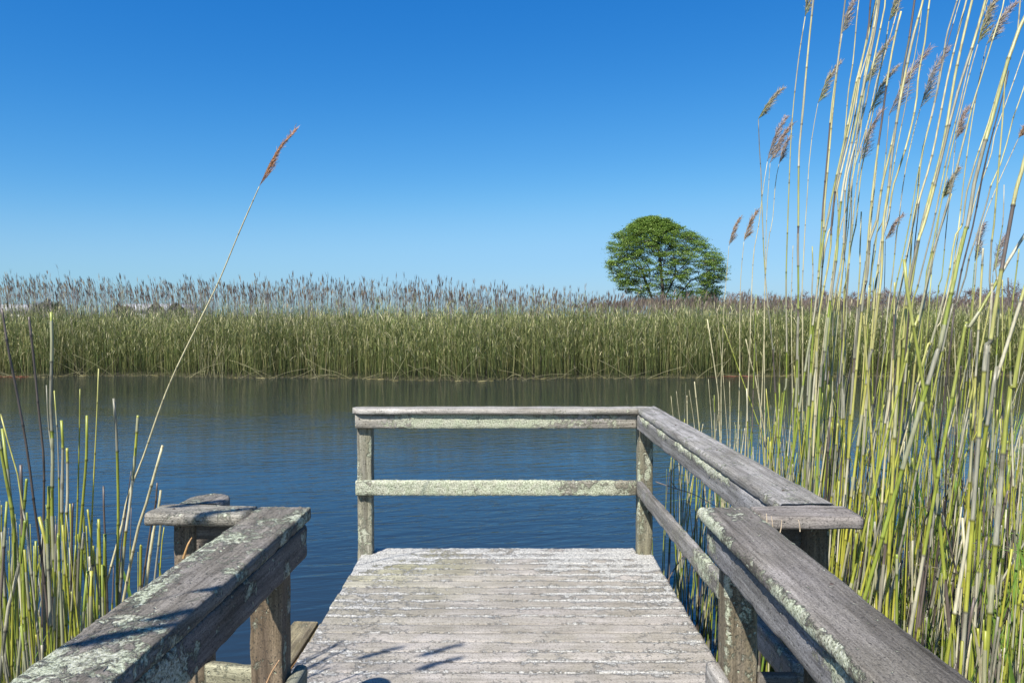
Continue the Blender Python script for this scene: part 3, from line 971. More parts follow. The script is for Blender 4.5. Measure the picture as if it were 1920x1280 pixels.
# --- right clump, traced tall canes
GR = "tall reeds right of the jetty"
RT = [
    ([(1422, 223), (1424, 279), (1427, 328), (1430, 420), (1433, 488), (1439, 564), (1449, 656), (1456, 780)], 3.4, .0042, 'straw', (1465, 168), 'olive', "tall reed right of the round tree with a hooked plume bending right"),
    ([(1439, 302), (1430, 361), (1423, 420), (1413, 478), (1407, 610), (1404, 700)], 3.9, .0038, 'straw', (1471, 223), 'purple', "thin plumed reed just under the hooked plume, leaning right"),
    ([(1444, 305), (1437, 420), (1433, 590), (1431, 675)], 4.1, .0036, 'straw', (1482, 236), 'brown', "thin plumed reed, right one of the crossing pair under the hooked plume"),
    ([(1461, 307), (1454, 344), (1448, 420), (1441, 446), (1436, 511), (1433, 642)], 4.0, .0036, 'straw', (1479, 259), 'purple', "thin reed with a short dark plume beside the upright pale cane"),
    ([(1510, 30), (1497, 115), (1485, 230), (1479, 361), (1477, 420), (1474, 524), (1475, 642), (1474, 724), (1464, 800)], 3.1, .0044, 'straw', (1524, -40), 'olive', "leftmost tall cane that runs out of the top of the photo"),
    ([(1530, -60), (1525, 0), (1515, 98), (1505, 213), (1498, 295), (1497, 420), (1496, 455), (1497, 544), (1495, 659), (1490, 800)], 3.0, .0046, 'straw', None, None, "second tall cane running out of the top, with a dark patch near the edge"),
    ([(1534, 193), (1526, 236), (1518, 295), (1513, 377), (1510, 420), (1507, 478), (1503, 577), (1505, 642)], 3.7, .0038, 'straw', (1572, 120), 'olive', "reed whose plume hangs just left of a thick double cane"),
    ([(1579, 62), (1569, 131), (1559, 203), (1551, 295), (1543, 387), (1541, 420), (1536, 495), (1530, 564), (1523, 616), (1513, 669), (1497, 783)], 2.9, .0052, 'straw', (1604, -5), 'grey', "tall thick cane with a pale feathery plume cut by the top edge"),
    ([(1590, -40), (1585, 0), (1573, 100), (1562, 203), (1554, 295), (1546, 387), (1544, 440), (1538, 560), (1520, 720)], 3.0, .0042, 'straw', None, None, None),
    ([(1655, -60), (1643, 0), (1625, 79), (1605, 157), (1592, 223), (1572, 315), (1556, 387), (1551, 420), (1544, 446), (1534, 528), (1520, 700)], 2.9, .0046, 'straw', None, None, None),
    ([(1655, -50), (1649, 0), (1641, 56), (1623, 144), (1612, 197), (1597, 269), (1582, 344), (1572, 420), (1569, 478), (1553, 593), (1543, 692), (1536, 774)], 2.7, .0048, 'straw', None, None, None),
    ([(1650, -30), (1644, 10), (1628, 115), (1621, 171), (1612, 262), (1598, 340), (1596, 420), (1590, 500), (1585, 544), (1582, 636)], 3.0, .0042, 'straw', None, None, None),
    ([(1667, 39), (1659, 92), (1649, 138), (1641, 184), (1631, 243), (1615, 321), (1605, 420), (1595, 462), (1589, 544), (1580, 700)], 3.1, .0044, 'mix', (1694, -25), 'olive', "cane ending in an olive plume at the top edge, above the cluster of plumes"),
    ([(1690, 20), (1677, 75), (1664, 148), (1654, 223), (1643, 302), (1630, 420), (1623, 511), (1610, 593), (1602, 675), (1595, 774)], 2.9, .0046, 'straw', None, None, "broken plumeless cane whose cut tip stands just below the top edge"),
    ([(1725, -70), (1715, 0), (1705, 72), (1692, 141), (1687, 197), (1671, 276), (1654, 348), (1643, 420), (1631, 446), (1623, 537), (1612, 626)], 2.8, .0048, 'straw', None, None, None),
    ([(1742, -60), (1731, 0), (1713, 66), (1699, 131), (1684, 210), (1672, 295), (1664, 371), (1656, 420), (1653, 511), (1643, 593), (1635, 659), (1621, 741)], 2.7, .0050, 'mix', None, None, None),
    ([(1726, 202), (1713, 249), (1699, 312), (1690, 371), (1685, 420), (1682, 429), (1674, 511), (1664, 583), (1657, 659)], 3.3, .0040, 'straw', (1774, 95), 'grey', "reed with a large grey-green plume alone against open blue sky"),
    ([(1667, 216), (1660, 300), (1650, 380), (1640, 480), (1628, 600)], 3.2, .0040, 'straw', (1738, 97), 'purple', "reed with the longest purple plume, left of the plume in open sky"),
    ([(1621, 160), (1612, 230), (1600, 320), (1590, 430), (1575, 560)], 3.4, .0038, 'straw', (1668, 76), 'olive', "reed with an olive plume leaning right, left of the broken cane tip"),
    ([(1630, 212), (1620, 270), (1606, 350), (1594, 480), (1580, 600)], 3.5, .0036, 'straw', (1678, 128), 'olive', None),
    ([(1611, 305), (1603, 370), (1596, 440), (1588, 560)], 3.6, .0036, 'straw', (1650, 210), 'purple', None),
    ([(1835, -50), (1823, 0), (1805, 75), (1789, 151), (1776, 230), (1766, 282), (1754, 328), (1736, 394), (1720, 462), (1710, 528), (1700, 583), (1690, 700)], 2.2, .0046, 'straw', None, None, None),
    ([(1858, -50), (1848, 0), (1825, 82), (1805, 141), (1792, 187), (1776, 249), (1763, 305), (1749, 361), (1733, 420), (1723, 446), (1704, 537), (1693, 640), (1680, 760)], 2.1, .0046, 'straw', None, None, None),
    ([(1862, -30), (1852, 0), (1833, 60), (1812, 141), (1799, 200), (1783, 262), (1768, 330), (1750, 420), (1735, 480), (1716, 560), (1700, 680)], 2.4, .0044, 'straw', None, None, None),
    ([(1896, -70), (1884, 0), (1858, 85), (1838, 151), (1822, 203), (1809, 256), (1799, 295), (1782, 361), (1766, 420), (1759, 430), (1740, 518), (1720, 610), (1694, 692)], 2.1, .0050, 'mix', None, None, None),
    ([(1960, -40), (1920, 33), (1904, 75), (1881, 141), (1858, 230), (1838, 295), (1825, 354), (1815, 420), (1802, 446), (1792, 511), (1776, 583), (1759, 662), (1733, 741)], 1.9, .0056, 'mix', None, None, "thick green-gold cane curving down from the upper right corner"),
    ([(1892, 130), (1887, 154), (1874, 203), (1858, 262), (1841, 335), (1825, 420), (1800, 520), (1785, 610), (1776, 700)], 2.1, .0048, 'dark', None, None, "near-black cane leaning right among the rightmost tall canes"),
    ([(1922, -50), (1913, 0), (1907, 66), (1887, 131), (1881, 210), (1874, 295), (1869, 344), (1864, 420), (1854, 495), (1858, 560), (1854, 659)], 1.9, .0046, 'straw', None, None, None),
    ([(1950, 60), (1920, 164), (1897, 230), (1881, 295), (1858, 348), (1841, 420), (1825, 446), (1808, 528), (1785, 593), (1760, 690)], 2.1, .0042, 'mix', None, None, None),
    ([(1910, 259), (1874, 338), (1858, 377), (1841, 420), (1830, 500), (1822, 600)], 2.8, .0036, 'straw', (1922, 238), 'brown', None),
    ([(1950, 180), (1920, 305), (1904, 361), (1894, 420), (1890, 439), (1877, 511), (1864, 593), (1857, 642), (1840, 760)], 1.75, .0054, 'mix', None, None, "thick close cane crossing the right edge below the dark one"),
    ([(1960, 380), (1920, 442), (1887, 495), (1864, 537), (1841, 577), (1812, 626), (1790, 720)], 1.9, .0048, 'mix', None, None, "green cane slanting sharply down left from the right edge"),
    ([(1950, 440), (1918, 551), (1890, 642), (1864, 724), (1850, 800)], 1.8, .0050, 'mix', None, None, None),
    ([(1945, 520), (1915, 640), (1900, 740), (1880, 860)], 1.7, .0060, 'mix', None, None, None),
    ([(1695, 483), (1700, 537), (1713, 616), (1726, 692), (1736, 757), (1750, 860)], 2.0, .0056, 'straw', None, None, "thick broken cane with a pale blunt top, leaning left against the others"),
    ([(1367, 460), (1362, 521), (1357, 583), (1354, 675), (1352, 760)], 4.6, .0034, 'straw', (1386, 411), 'brown', "leftmost thin plumed reed, touching the round tree's right edge"),
    ([(1395, 452), (1389, 521), (1387, 610), (1386, 741)], 4.2, .0038, 'straw', (1418, 397), 'brown', "second thin plumed reed right of the round tree"),
    ([(1344, 577), (1350, 640), (1362, 790)], 4.5, .0036, 'straw', None, None, "bare thin reed stub ending in front of the tree's foot"),
    ([(1487, 459), (1485, 520), (1484, 620)], 4.8, .0028, 'straw', None, None, None),
    ([(1326, 597), (1333, 642), (1347, 741), (1349, 800)], 4.6, .0038, 'straw', None, None, "pale reed stub left of the bare one, tilted left"),
    ([(1398, 634), (1411, 692), (1425, 757)], 4.0, .0038, 'straw', None, None, None),
    ([(1834, 82), (1815, 150), (1796, 230), (1780, 300), (1765, 380), (1745, 480), (1730, 600)], 2.6, .0038, 'straw', (1870, -8), 'olive', "reed with a long olive plume cut by the top edge near the upper right corner"),
    ([(1850, 84), (1838, 140), (1822, 230), (1808, 330), (1796, 440), (1780, 560)], 2.7, .0036, 'straw', (1900, 10), 'grey', "reed with a pale loose plume just right of the long olive plume"),
    ([(1792, 262), (1785, 330), (1775, 420), (1766, 520), (1752, 640)], 2.9, .0034, 'straw', (1812, 205), 'purple', None),
    ([(1765, 375), (1756, 440), (1745, 520), (1738, 620)], 2.8, .0036, 'straw', (1796, 318), 'olive', "short plumed reed low among the rightmost tall canes"),
    ([(1828, 490), (1822, 560), (1815, 640)], 3.0, .0034, 'straw', (1842, 425), 'grey', None),
    ([(1862, 510), (1858, 600), (1850, 700)], 3.2, .0036, 'straw', (1882, 446), 'grey', None),
    ([(1660, 450), (1658, 540), (1650, 640)], 3.6, .0032, 'dark', (1690, 405), 'purple', None),
    ([(1725, 370), (1716, 450), (1708, 560), (1700, 640)], 2.6, .0050, 'dark', None, None, None),
    ([(1615, 395), (1612, 480), (1606, 600)], 3.2, .0036, 'straw', None, None, None),
    ([(1523, 460), (1524, 520), (1520, 600)], 3.4, .0034, 'straw', None, None, None),
    ([(1580, 440), (1586, 530), (1575, 660)], 3.2, .0040, 'straw', None, None, None),
    ([(1258, 741), (1262, 780), (1272, 860)], 5.0, .0046, 'straw', None, None, "leftmost pale reed stub showing above the right railing"),
    ([(1268, 732), (1275, 790), (1284, 860)], 5.0, .0046, 'straw', None, None, "pale reed stub second from the left above the right railing"),
    ([(1288, 740), (1289, 800), (1290, 880)], 4.9, .0042, 'straw', None, None, None),
    ([(1302, 714), (1310, 790), (1318, 880)], 4.8, .0046, 'straw', None, None, None),
    ([(1292, 730), (1302, 800), (1306, 880)], 4.8, .0046, 'straw', None, None, None),
    ([(1328, 709), (1334, 790), (1338, 880)], 4.6, .0044, 'straw', None, None, None),
    ([(1368, 713), (1369, 800), (1368, 880)], 4.2, .0042, 'straw', None, None, None),
]
TALL = "tall pale cane leaning right among the many that cross the sky at the right"
SHORTT = "pale reed stub at the thin left fringe of the right-hand clump"
for pix, d, r, style, tip, hue, lab in RT:
    fb = TALL if pix[0][1] < 560 else SHORTT
    if style == 'straw' and pix[0][1] < 560 and d < 3.7: style = 'mix' if RNG.uniform() < .25 else 'straw2'
    reed(pix, d, r * 1.05, 'mix' if style == 'straw2' else style, tip=tip, hue=hue or 'olive', label=lab or fb, group=GR if fb == TALL else "reed stubs right of the jetty",
         base_d=d + RNG.uniform(-.15, .15), dense=75)
for i in range(17):
    src = [t for t in RT if t[4] is None and t[0][0][0] > 1640 and t[0][0][1] < 60]
    pix, d, r, style, _, _, _ = src[i % len(src)]
    dx = RNG.uniform(-38, 48)
    tw = RNG.uniform(-.04, .10)
    p2 = [(x + dx + (900 - y_) * tw * .5 + RNG.normal() * 2, y_) for x, y_ in pix]
    if i % 4 == 3: p2 = [p for p in p2 if p[1] > RNG.uniform(180, 420)]
    if len(p2) < 3: p2 = p2 + [(p2[-1][0] - 8, p2[-1][1] + 150)]
    reed(p2, d * RNG.uniform(1.0, 1.35), r * .9, 'mix' if i % 3 else 'straw', label=TALL, group=GR)
print("traced", len(REEDS))


def right_reed(kind='ind'):
    for _ in range(50):
        d = 1.42 + 4.1 * RNG.uniform() ** .9
        xmax = .72 * d + .15
        x = RNG.uniform(1.02, max(xmax, 1.2))
        px = 950 + x * F / d
        if px > 1990: continue
        # thinner towards the open water
        if d > 4.2 and RNG.uniform() < (d - 4.2) * .5: continue
        if px < 1400 and RNG.uniform() < .35: continue
        break
    u = RNG.uniform()
    if u < .72: ztop = RNG.uniform(.0, .80)
    elif u < .95: ztop = RNG.uniform(.7, 1.12)
    else: ztop = RNG.uniform(1.1, 1.7)
    if px < 1420: ztop = min(ztop, RNG.uniform(.45, 1.0))
    if d < 2.4: ztop = min(ztop, RNG.uniform(.1, .95))
    H = ztop - WATER
    lean = RNG.normal() * .07 + .05
    ly = RNG.normal() * .05
    if RNG.uniform() < .07: lean = RNG.normal() * .35
    top = (x + lean * H, d + ly * H, ztop)
    if top[0] < 1.0: top = (1.0 + RNG.uniform(0, .1), top[1], top[2])
    bow = RNG.normal() * .015
    if lean < -.1 and x < 1.6: lean = abs(lean)
    if abs(lean) > .2 and x < 1.3: lean = .1
    top = (max(x + lean * H, 1.0 + RNG.uniform(0, .1)), top[1], top[2])
    return [(x, d, WATER - .06), (x + (top[0] - x) * .45 + bow, d + ly * H * .4, WATER + H * .5), top], px


def front_reeds():
    out = []
    for i in range(16):
        x = RNG.uniform(.80, 1.08); d = RNG.uniform(1.55, 1.93)
        zt = RNG.uniform(.35, .80) if x < .98 else RNG.uniform(.4, .95)
        ln = RNG.normal() * .04
        out.append(([(x, d, WATER - .06), (x + ln * .5, d, .0), (x + ln, d + RNG.normal() * .03, zt)], 1600))
    return out


def zone_label(px, py, ztop, dark):
    if px < 1440: return "yellow-green reed in the thin left fringe of the right clump", "reeds behind the side railing"
    if py > 930: return "short reed crowded low behind the near right railing", "low reeds behind the near right railing"
    return "yellow-green reed cane in the thick middle of the right clump", "reeds in the thick of the right clump"


n_ind = 300 - len(REEDS) + 8
cands = [right_reed() for _ in range(1650)]
# the ones that show largest (nearest) become things, the rest one mass
def show(c):
    p = c[0][-1]
    py = 594 + (HC - p[2]) * F / p[1]
    return (min(py, 1280) < 1200) * (c[0][-1][2] - WATER) / c[0][0][1] ** 1.3
cands.sort(key=lambda c: -show(c))
cands = front_reeds() + cands
for pts, px in cands[:n_ind]:
    p = pts[-1]
    py = 594 + (HC - p[2]) * F / p[1]
    ppx = 950 + p[0] * F / p[1]
    dk = RNG.uniform() < .1
    lab, g = zone_label(ppx, py, p[2], dk)
    reed(None, p[1], RNG.uniform(.0032, .0054), 'dark' if dk else ('straw' if RNG.uniform() < .08 else 'mix'), label=lab, group=g, world_pts=pts,
         leaves=1 if RNG.uniform() < .10 else 0)
mb = MB()
for i in range(230):
    d = RNG.uniform(1.7, 3.6); px = RNG.uniform(-40, 215) if i % 3 else RNG.uniform(-40, 90)
    x = (px - 950) * d / F
    if x > -1.06: continue
    zt = P(px, RNG.uniform(930, 1270), d)[2]
    if zt < -.3: continue
    ln = RNG.normal() * .08
    stem(mb, catmull([(x - ln, d, WATER - .06), (x - ln * .4, d, (zt + WATER) / 2), (x, d + RNG.normal() * .04, zt)], 8), RNG.uniform(.003, .005), RNG.choice([.0008, .003]), 'mix', 5)
tag(mb.build("reed_thicket", M_REED), "mass of short green reed canes filling the lower left corner", "reeds", kind='stuff')
mb = MB()
ml = MB()
for pts, px in cands[n_ind:]:
    c = catmull(pts, 9)
    dk = RNG.uniform() < .15
    stem(mb, c, RNG.uniform(.0028, .0050), RNG.choice([.0008, .0028]), 'dark' if dk else ('straw' if RNG.uniform() < .1 else 'mix'), 5)
for i in range(900):
    d = RNG.uniform(1.5, 4.3)
    x = RNG.uniform(1.04, .72 * d + .25)
    if x < 1.04: continue
    zt = RNG.uniform(-.25, .45)
    ln = abs(RNG.normal() * .12) if x < 1.4 else RNG.normal() * .16
    stem(mb, catmull([(x, d, WATER - .06), (x + ln * .4, d, (zt + WATER) / 2), (x + ln, d + RNG.normal() * .07, zt)], 6), RNG.uniform(.0026, .005), RNG.choice([.0007, .0026]), 'mix' if RNG.uniform() < .85 else 'dark', 5)
o = mb.build("reed_thicket", M_REED)
tag(o, "thick mass of short yellow-green reed canes standing in the water right of the jetty", "reeds", kind='stuff')
for i in range(3000):
    d = 1.5 + 4.2 * RNG.uniform()
    x = RNG.uniform(1.12 + .25 * (d > 2.2), .72 * d + .35)
    z0 = WATER + RNG.uniform(0, .75 if i % 4 else 1.25)
    if d > 4.4 and RNG.uniform() < .7: continue
    a = RNG.uniform(0, 6.28)
    flat = RNG.uniform() < .3 and x > 1.5
    dv = (math.cos(a) * (1. if flat else .25), math.sin(a) * (1. if flat else .25), RNG.uniform(.1, .5) if flat else 1)
    col = np.array((.17, .29, .045)) if RNG.uniform() < .65 else (STRAW * .8 if RNG.uniform() < .6 else GREYS)
    leaf(ml, (x, d, z0), dv, RNG.uniform(.12, .45), RNG.uniform(.0022, .0055), col, .2)
for i in range(420):
    d = RNG.uniform(1.7, 3.3); px = RNG.uniform(-40, 230)
    x = (px - 950) * d / F
    if x > -1.05: continue
    a = RNG.uniform(0, 6.28)
    leaf(ml, (x, d, WATER + RNG.uniform(0, .45)), (math.cos(a) * .3, math.sin(a) * .3, 1), RNG.uniform(.2, .5), RNG.uniform(.003, .007), np.array((.20, .33, .05)), .15)
tag(ml.build("reed_leaves", M_LEAF), "narrow green and straw reed blades growing low among the canes beside the jetty", "leaves", kind='stuff')

# dead twigs and straws
def twig(pts, r, col, label, name="dead_twig"):
    c = catmull(pts, max(10, 5 * len(pts)))
    m_ = MB()
    tube(m_, c, np.linspace(r, r * .5, len(c)), [np.array(col) * RNG.uniform(.85, 1.15) for _ in c], 6)
    return tag(m_.build(name, M_REED, None, tuple(c[0])), label, "twig")


TW = (.30, .17, .075)
twig([P(344, 1046, 2.02), P(352, 1022, 2.02), P(360, 1007, 2.03)], .0042, (.52, .30, .12), "orange-brown reed stub poking up behind the near left railing")
twig([P(492, 1300, 1.93), P(508, 1262, 1.93), P(524, 1236, 1.935)], .0030, (.40, .25, .14), "short brown twig leaning on the near left post at the bottom edge")
twig([P(1230, 903, 4.2), P(1262, 914, 4.1), P(1300, 926, 4.0), P(1345, 950, 3.9)], .0035, DARK * 2.5, "dark bent twig reaching from the far right post towards the reeds")
twig([P(1268, 915, 4.1), P(1258, 900, 4.1), P(1262, 880, 4.1), P(1278, 868, 4.1)], .0025, DARK * 2.5, "small curved dark twig rising beside the far right post")
twig([P(1240, 1110, 4.3), P(1262, 1070, 4.3), P(1290, 1025, 4.25), P(1310, 965, 4.2), P(1335, 930, 4.2)], .0035, DARK * 3, "dark slanting twig under the side railing over the water")
for i, (x0, y0, x1, y1) in enumerate(((1437, 993, 1437, 962), (1449, 995, 1446, 967), (1462, 1000, 1466, 974), (1500, 996, 1497, 974))):
    twig([P(x0, y0, 1.955), P((x0 + x1) / 2 + 1, (y0 + y1) / 2, 1.957), P(x1, y1, 1.96)], .0016, (.48, .38, .26),
         ["leftmost tiny straw beside the corner board of the right railing", "second tiny straw at the corner board of the right railing", "third tiny straw at the corner board of the right railing", "rightmost tiny straw before the right corner board"][i], "straw_stalk")
mb = MB()
for i in range(16):
    a = np.array((-.885 - RNG.uniform(0, .06) - .03 * (i % 3), RNG.uniform(2.2, 3.1), -.194 + RNG.uniform(0, .03)))
    e = np.array((-.895 + RNG.uniform(-.06, .015), RNG.uniform(3.3, 4.0), -.185 + RNG.uniform(0, .06)))
    c = catmull([a, (a + e) / 2 + RNG.normal(size=3) * (.012, .02, .005), e], 8)
    tube(mb, c, np.full(8, .0026), [np.array((.50, .27, .10)) * RNG.uniform(.5, 1.3)] * 8, 5)
tag(mb.build("fallen_straw", M_REED), "loose orange-brown straws lying on the low landing stage", "straw", kind='stuff')

# ------------------------------------------------------------------ far bank reed beds (masses)
def bank_mass(n, xr, dr, hfun, wid, colfun, nleaf, leafw, tilt, segs=4, plumef=None, seed=1, leafcol=None):
    r = np.random.default_rng(seed)
    x = r.uniform(xr[0], xr[1], n)
    dep = r.uniform(0, 1, n) ** 1.5 * (dr[1] - dr[0]) + dr[0]
    y = bank_edge(x) + dep
    h = hfun(x, y, r)
    lx = r.normal(0, .05, n) + tilt(x)
    ly = r.normal(0, .05, n)
    an = r.uniform(0, np.pi, n)
    s = np.stack([np.cos(an), np.sin(an) * .6, 0 * an], 1)
    V, FQ, C = [], [], []
    base = np.stack([x, y, np.full(n, WATER)], 1)
    ks = np.linspace(0, 1, segs + 1)
    col = colfun(x, y, r, n)
    bow = r.normal(0, .06, n)
    off = 0
    rows = []
    for k in ks:
        c = base + np.stack([lx * h * k + bow * np.sin(k * 3.1), ly * h * k, h * k], 1)
        w = wid * (1 - .55 * k)
        rows.append(np.stack([c - s * w, c + s * w], 1))
    V.append(np.stack(rows, 1).reshape(-1, 3))            # n, segs+1, 2
    i = (np.arange(n)[:, None] * (segs + 1) + np.arange(segs)[None]) * 2
    FQ.append(np.stack([i, i + 1, i + 3, i + 2], -1).reshape(-1, 4))
    base_tone = np.ones((n, (segs + 1) * 2, 1))
    base_tone[:, :2] = .45                                     # stem colour is darker at the foot, full from the next ring up
    C.append((np.repeat(col, (segs + 1) * 2, axis=0).reshape(n, -1, 3) * base_tone).reshape(-1, 3))
    off = len(V[0])
    for q in range(nleaf):
        k = r.uniform(.30, .98, n) if leafcol is not None else r.uniform(.12, .97, n)
        b0 = base + np.stack([lx * h * k + bow * np.sin(k * 3.1), ly * h * k, h * k], 1)
        a2 = r.uniform(0, 6.28, n)
        el = r.uniform(.3, 1.3, n) if leafcol is None else r.uniform(.75, 1.5, n)
        dv = np.stack([np.cos(a2) * np.cos(el), np.sin(a2) * np.cos(el), np.sin(el)], 1)
        ln = r.uniform(.15, .42, n)[:, None]
        p1 = b0 + dv * ln * .55
        p2 = b0 + dv * ln + np.array((0, 0, -.10)) * ln * 2
        sd = np.stack([-np.sin(a2), np.cos(a2), r.uniform(-.6, .6, n)], 1)
        w = leafw * r.uniform(.6, 1.2, n)[:, None]
        vv = np.stack([b0 - sd * w * .5, b0 + sd * w * .5, p1 - sd * w, p1 + sd * w, p2 - sd * w * .1, p2 + sd * w * .1], 1).reshape(-1, 3)
        j = np.arange(n)[:, None] * 6 + off
        FQ.append(np.concatenate([j + np.array([0, 1, 3, 2]), j + np.array([2, 3, 5, 4])], 0))
        V.append(vv)
        cl = col * r.uniform(.75, 1.35, (n, 1)) if leafcol is None else leafcol(x, y, r, n)
        C.append(np.repeat(cl, 6, axis=0))
        off += len(vv)
    if plumef is not None:
        top = base + np.stack([lx * h, ly * h, h], 1)
        pc, pl, pw = plumef(x, y, r, n)
        for q in range(3):
            dv = np.stack([tilt(x) * 2.2 + r.normal(0, .15, n), r.normal(0, .1, n), np.ones(n)], 1)
            a = top - dv * (pl * .15)[:, None] + r.normal(0, .012, (n, 3))
            m_ = a + dv * (pl * .45)[:, None]
            e = a + dv * pl[:, None]
            a2 = r.uniform(0, 3.14, n)
            sd = np.stack([np.cos(a2), np.sin(a2), 0 * a2], 1) * pw[:, None]
            vv = np.stack([a - sd * .2, a + sd * .2, m_ - sd, m_ + sd, e - sd * .08, e + sd * .08], 1).reshape(-1, 3)
            j = np.arange(n)[:, None] * 6 + off
            FQ.append(np.concatenate([j + np.array([0, 1, 3, 2]), j + np.array([2, 3, 5, 4])], 0))
            V.append(vv)
            C.append(np.repeat(pc, 6, axis=0))
            off += len(vv)
    mb = MB()
    mb.add(np.concatenate(V), [np.concatenate(FQ)], np.concatenate(C))
    return mb


def green_col(x, y, r, n):
    a = np.array((.135, .175, .045)); b_ = np.array((.36, .365, .145)); c_ = np.array((.66, .60, .36)); g_ = np.array((.055, .080, .022))
    u = r.uniform(0, 1, n)[:, None]
    pat = (vnoise(np.stack([x * .35, y * .3, 0 * x], 1), 3) * .5 + .5)[:, None]
    col = np.where(u < .36, a, np.where(u < .66, b_, np.where(u < .80, c_, g_)))
    return col * (0.8 + .4 * pat) * r.uniform(.8, 1.25, (n, 1))


def stem_col(x, y, r, n):
    a = np.array((.095, .125, .032)); b_ = np.array((.21, .215, .07)); c_ = np.array((.36, .32, .15))
    u = r.uniform(0, 1, n)[:, None]
    return np.where(u < .55, a, np.where(u < .92, b_, c_)) * r.uniform(.7, 1.3, (n, 1))


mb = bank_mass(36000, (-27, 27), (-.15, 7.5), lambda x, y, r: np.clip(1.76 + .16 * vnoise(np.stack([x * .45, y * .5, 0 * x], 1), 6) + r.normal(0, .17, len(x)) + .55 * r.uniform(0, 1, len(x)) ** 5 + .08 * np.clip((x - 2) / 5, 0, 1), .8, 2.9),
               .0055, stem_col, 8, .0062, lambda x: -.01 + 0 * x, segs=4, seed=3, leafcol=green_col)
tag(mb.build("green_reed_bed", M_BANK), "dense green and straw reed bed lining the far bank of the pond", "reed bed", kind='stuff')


def brown_tops(x, y, r):
    px = 950 + x / y * F
    k = np.clip((px - 700) / 550, 0, 1)
    top_px = 540 + 32 * k - 6 * np.clip((300 - px) / 300, 0, 1) + 2 * np.sin(px * .03)
    h = HC + (594 - top_px) * y / F - WATER
    return np.clip(h + r.normal(0, .20, len(x)) - .55 * r.uniform(0, 1, len(x)) ** 2, 1.2, 4) * np.where(r.uniform(0, 1, len(x)) < .3, .93, 1)


def brown_col(x, y, r, n):
    a = np.array((.24, .21, .20)); b_ = np.array((.15, .13, .125)); c_ = np.array((.25, .25, .14))
    u = r.uniform(0, 1, n)[:, None]
    return np.where(u < .5, a, np.where(u < .8, b_, c_)) * r.uniform(.8, 1.2, (n, 1))


def br_pl(x, y, r, n):
    u = r.uniform(0, 1, n)[:, None]
    pc = np.where(u < .7, np.array((.125, .092, .072)), np.array((.25, .20, .13))) * r.uniform(.7, 1.3, (n, 1))
    return pc, r.uniform(.13, .30, n), r.uniform(.005, .0145, n)


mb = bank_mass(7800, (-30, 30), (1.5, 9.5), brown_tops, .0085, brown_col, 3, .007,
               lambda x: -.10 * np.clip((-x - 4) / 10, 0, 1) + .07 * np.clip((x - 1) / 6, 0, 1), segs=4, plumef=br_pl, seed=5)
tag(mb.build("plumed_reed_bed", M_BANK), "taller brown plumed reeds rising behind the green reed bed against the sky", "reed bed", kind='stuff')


# far side beds running back to the horizon
def far_h(x, y, r):
    return np.clip(1.85 + r.normal(0, .15, len(x)), 1, 3)
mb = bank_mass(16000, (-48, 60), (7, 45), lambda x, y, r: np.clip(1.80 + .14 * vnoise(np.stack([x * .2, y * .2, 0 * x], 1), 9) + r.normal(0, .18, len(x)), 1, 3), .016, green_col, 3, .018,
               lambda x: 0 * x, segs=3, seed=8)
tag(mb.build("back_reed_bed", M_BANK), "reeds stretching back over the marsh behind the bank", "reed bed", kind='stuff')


def purple_col(x, y, r, n):
    return np.array((.15, .125, .12)) * r.uniform(.7, 1.5, (n, 1))
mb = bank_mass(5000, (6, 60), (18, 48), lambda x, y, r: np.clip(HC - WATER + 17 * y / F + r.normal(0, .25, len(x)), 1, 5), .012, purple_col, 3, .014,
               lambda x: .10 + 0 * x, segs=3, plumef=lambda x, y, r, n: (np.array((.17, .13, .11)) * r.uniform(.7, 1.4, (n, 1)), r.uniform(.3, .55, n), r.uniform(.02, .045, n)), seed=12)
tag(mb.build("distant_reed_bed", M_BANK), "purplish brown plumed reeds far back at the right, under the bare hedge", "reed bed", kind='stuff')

# bent dead canes leaning out of the bank
mb = MB()
for i in range(110):
    x = RNG.uniform(-20, 20)
    y0 = float(bank_edge(x)) + RNG.uniform(-.45, .1)
    L = RNG.uniform(.5, 1.6)
    a = RNG.uniform(-1, 1)
    el = RNG.uniform(.1, 1.2)
    e = np.array((x + math.copysign(1, a) * L * math.cos(el), y0 + RNG.uniform(-.25, .1), WATER + L * math.sin(el) * .8 + .02))
    s0 = np.array((x, y0, WATER - .02))
    c = catmull([s0, (s0 + e) / 2 + np.array((0, 0, RNG.uniform(-.05, .12))), e], 6)
    tube(mb, c, np.full(6, RNG.uniform(.003, .0055)), [np.array((.36, .33, .18)) * RNG.uniform(.7, 1.25)] * 6, 4)
for (px0, n0) in ((395, 9), (415, 6), (610, 3)):
    for i in range(n0):
        x = (px0 + RNG.normal() * 14 - 950) * 23.8 / F
        y0 = float(bank_edge(x)) - .15
        h = RNG.uniform(.8, 1.5)
        c = catmull([(x, y0, WATER), (x + RNG.normal() * .08, y0, WATER + h * .5), (x + RNG.normal() * .2, y0, WATER + h)], 5)
        tube(mb, c, np.full(5, .005), [np.array((.42, .39, .22))] * 5, 4)
tag(mb.build("fallen_canes", M_BANK), "pale dead canes bent and fallen along the edge of the far bank", "canes", kind='stuff')
mb = MB()
for i in range(420):
    x = RNG.choice([RNG.uniform(-17.5, -15.3), RNG.uniform(6.5, 9.5), RNG.uniform(-20, 20)], p=[.25, .15, .6])
    y0 = float(bank_edge(x)) - RNG.uniform(.05, .4)
    a = RNG.uniform(0, 6.28)
    col = np.array((.26, .085, .05)) if (x < -15.2 or 6.5 < x < 8.0) else np.array((.28, .24, .10))
    leaf(mb, (x, y0, WATER + .012), (math.cos(a), math.sin(a) * .4, .05), RNG.uniform(.08, .3), .012, col, 0)
tag(mb.build("water_weed", M_BANK), "reddish and yellow weed floating along the foot of the far reeds", "weed", kind='stuff')

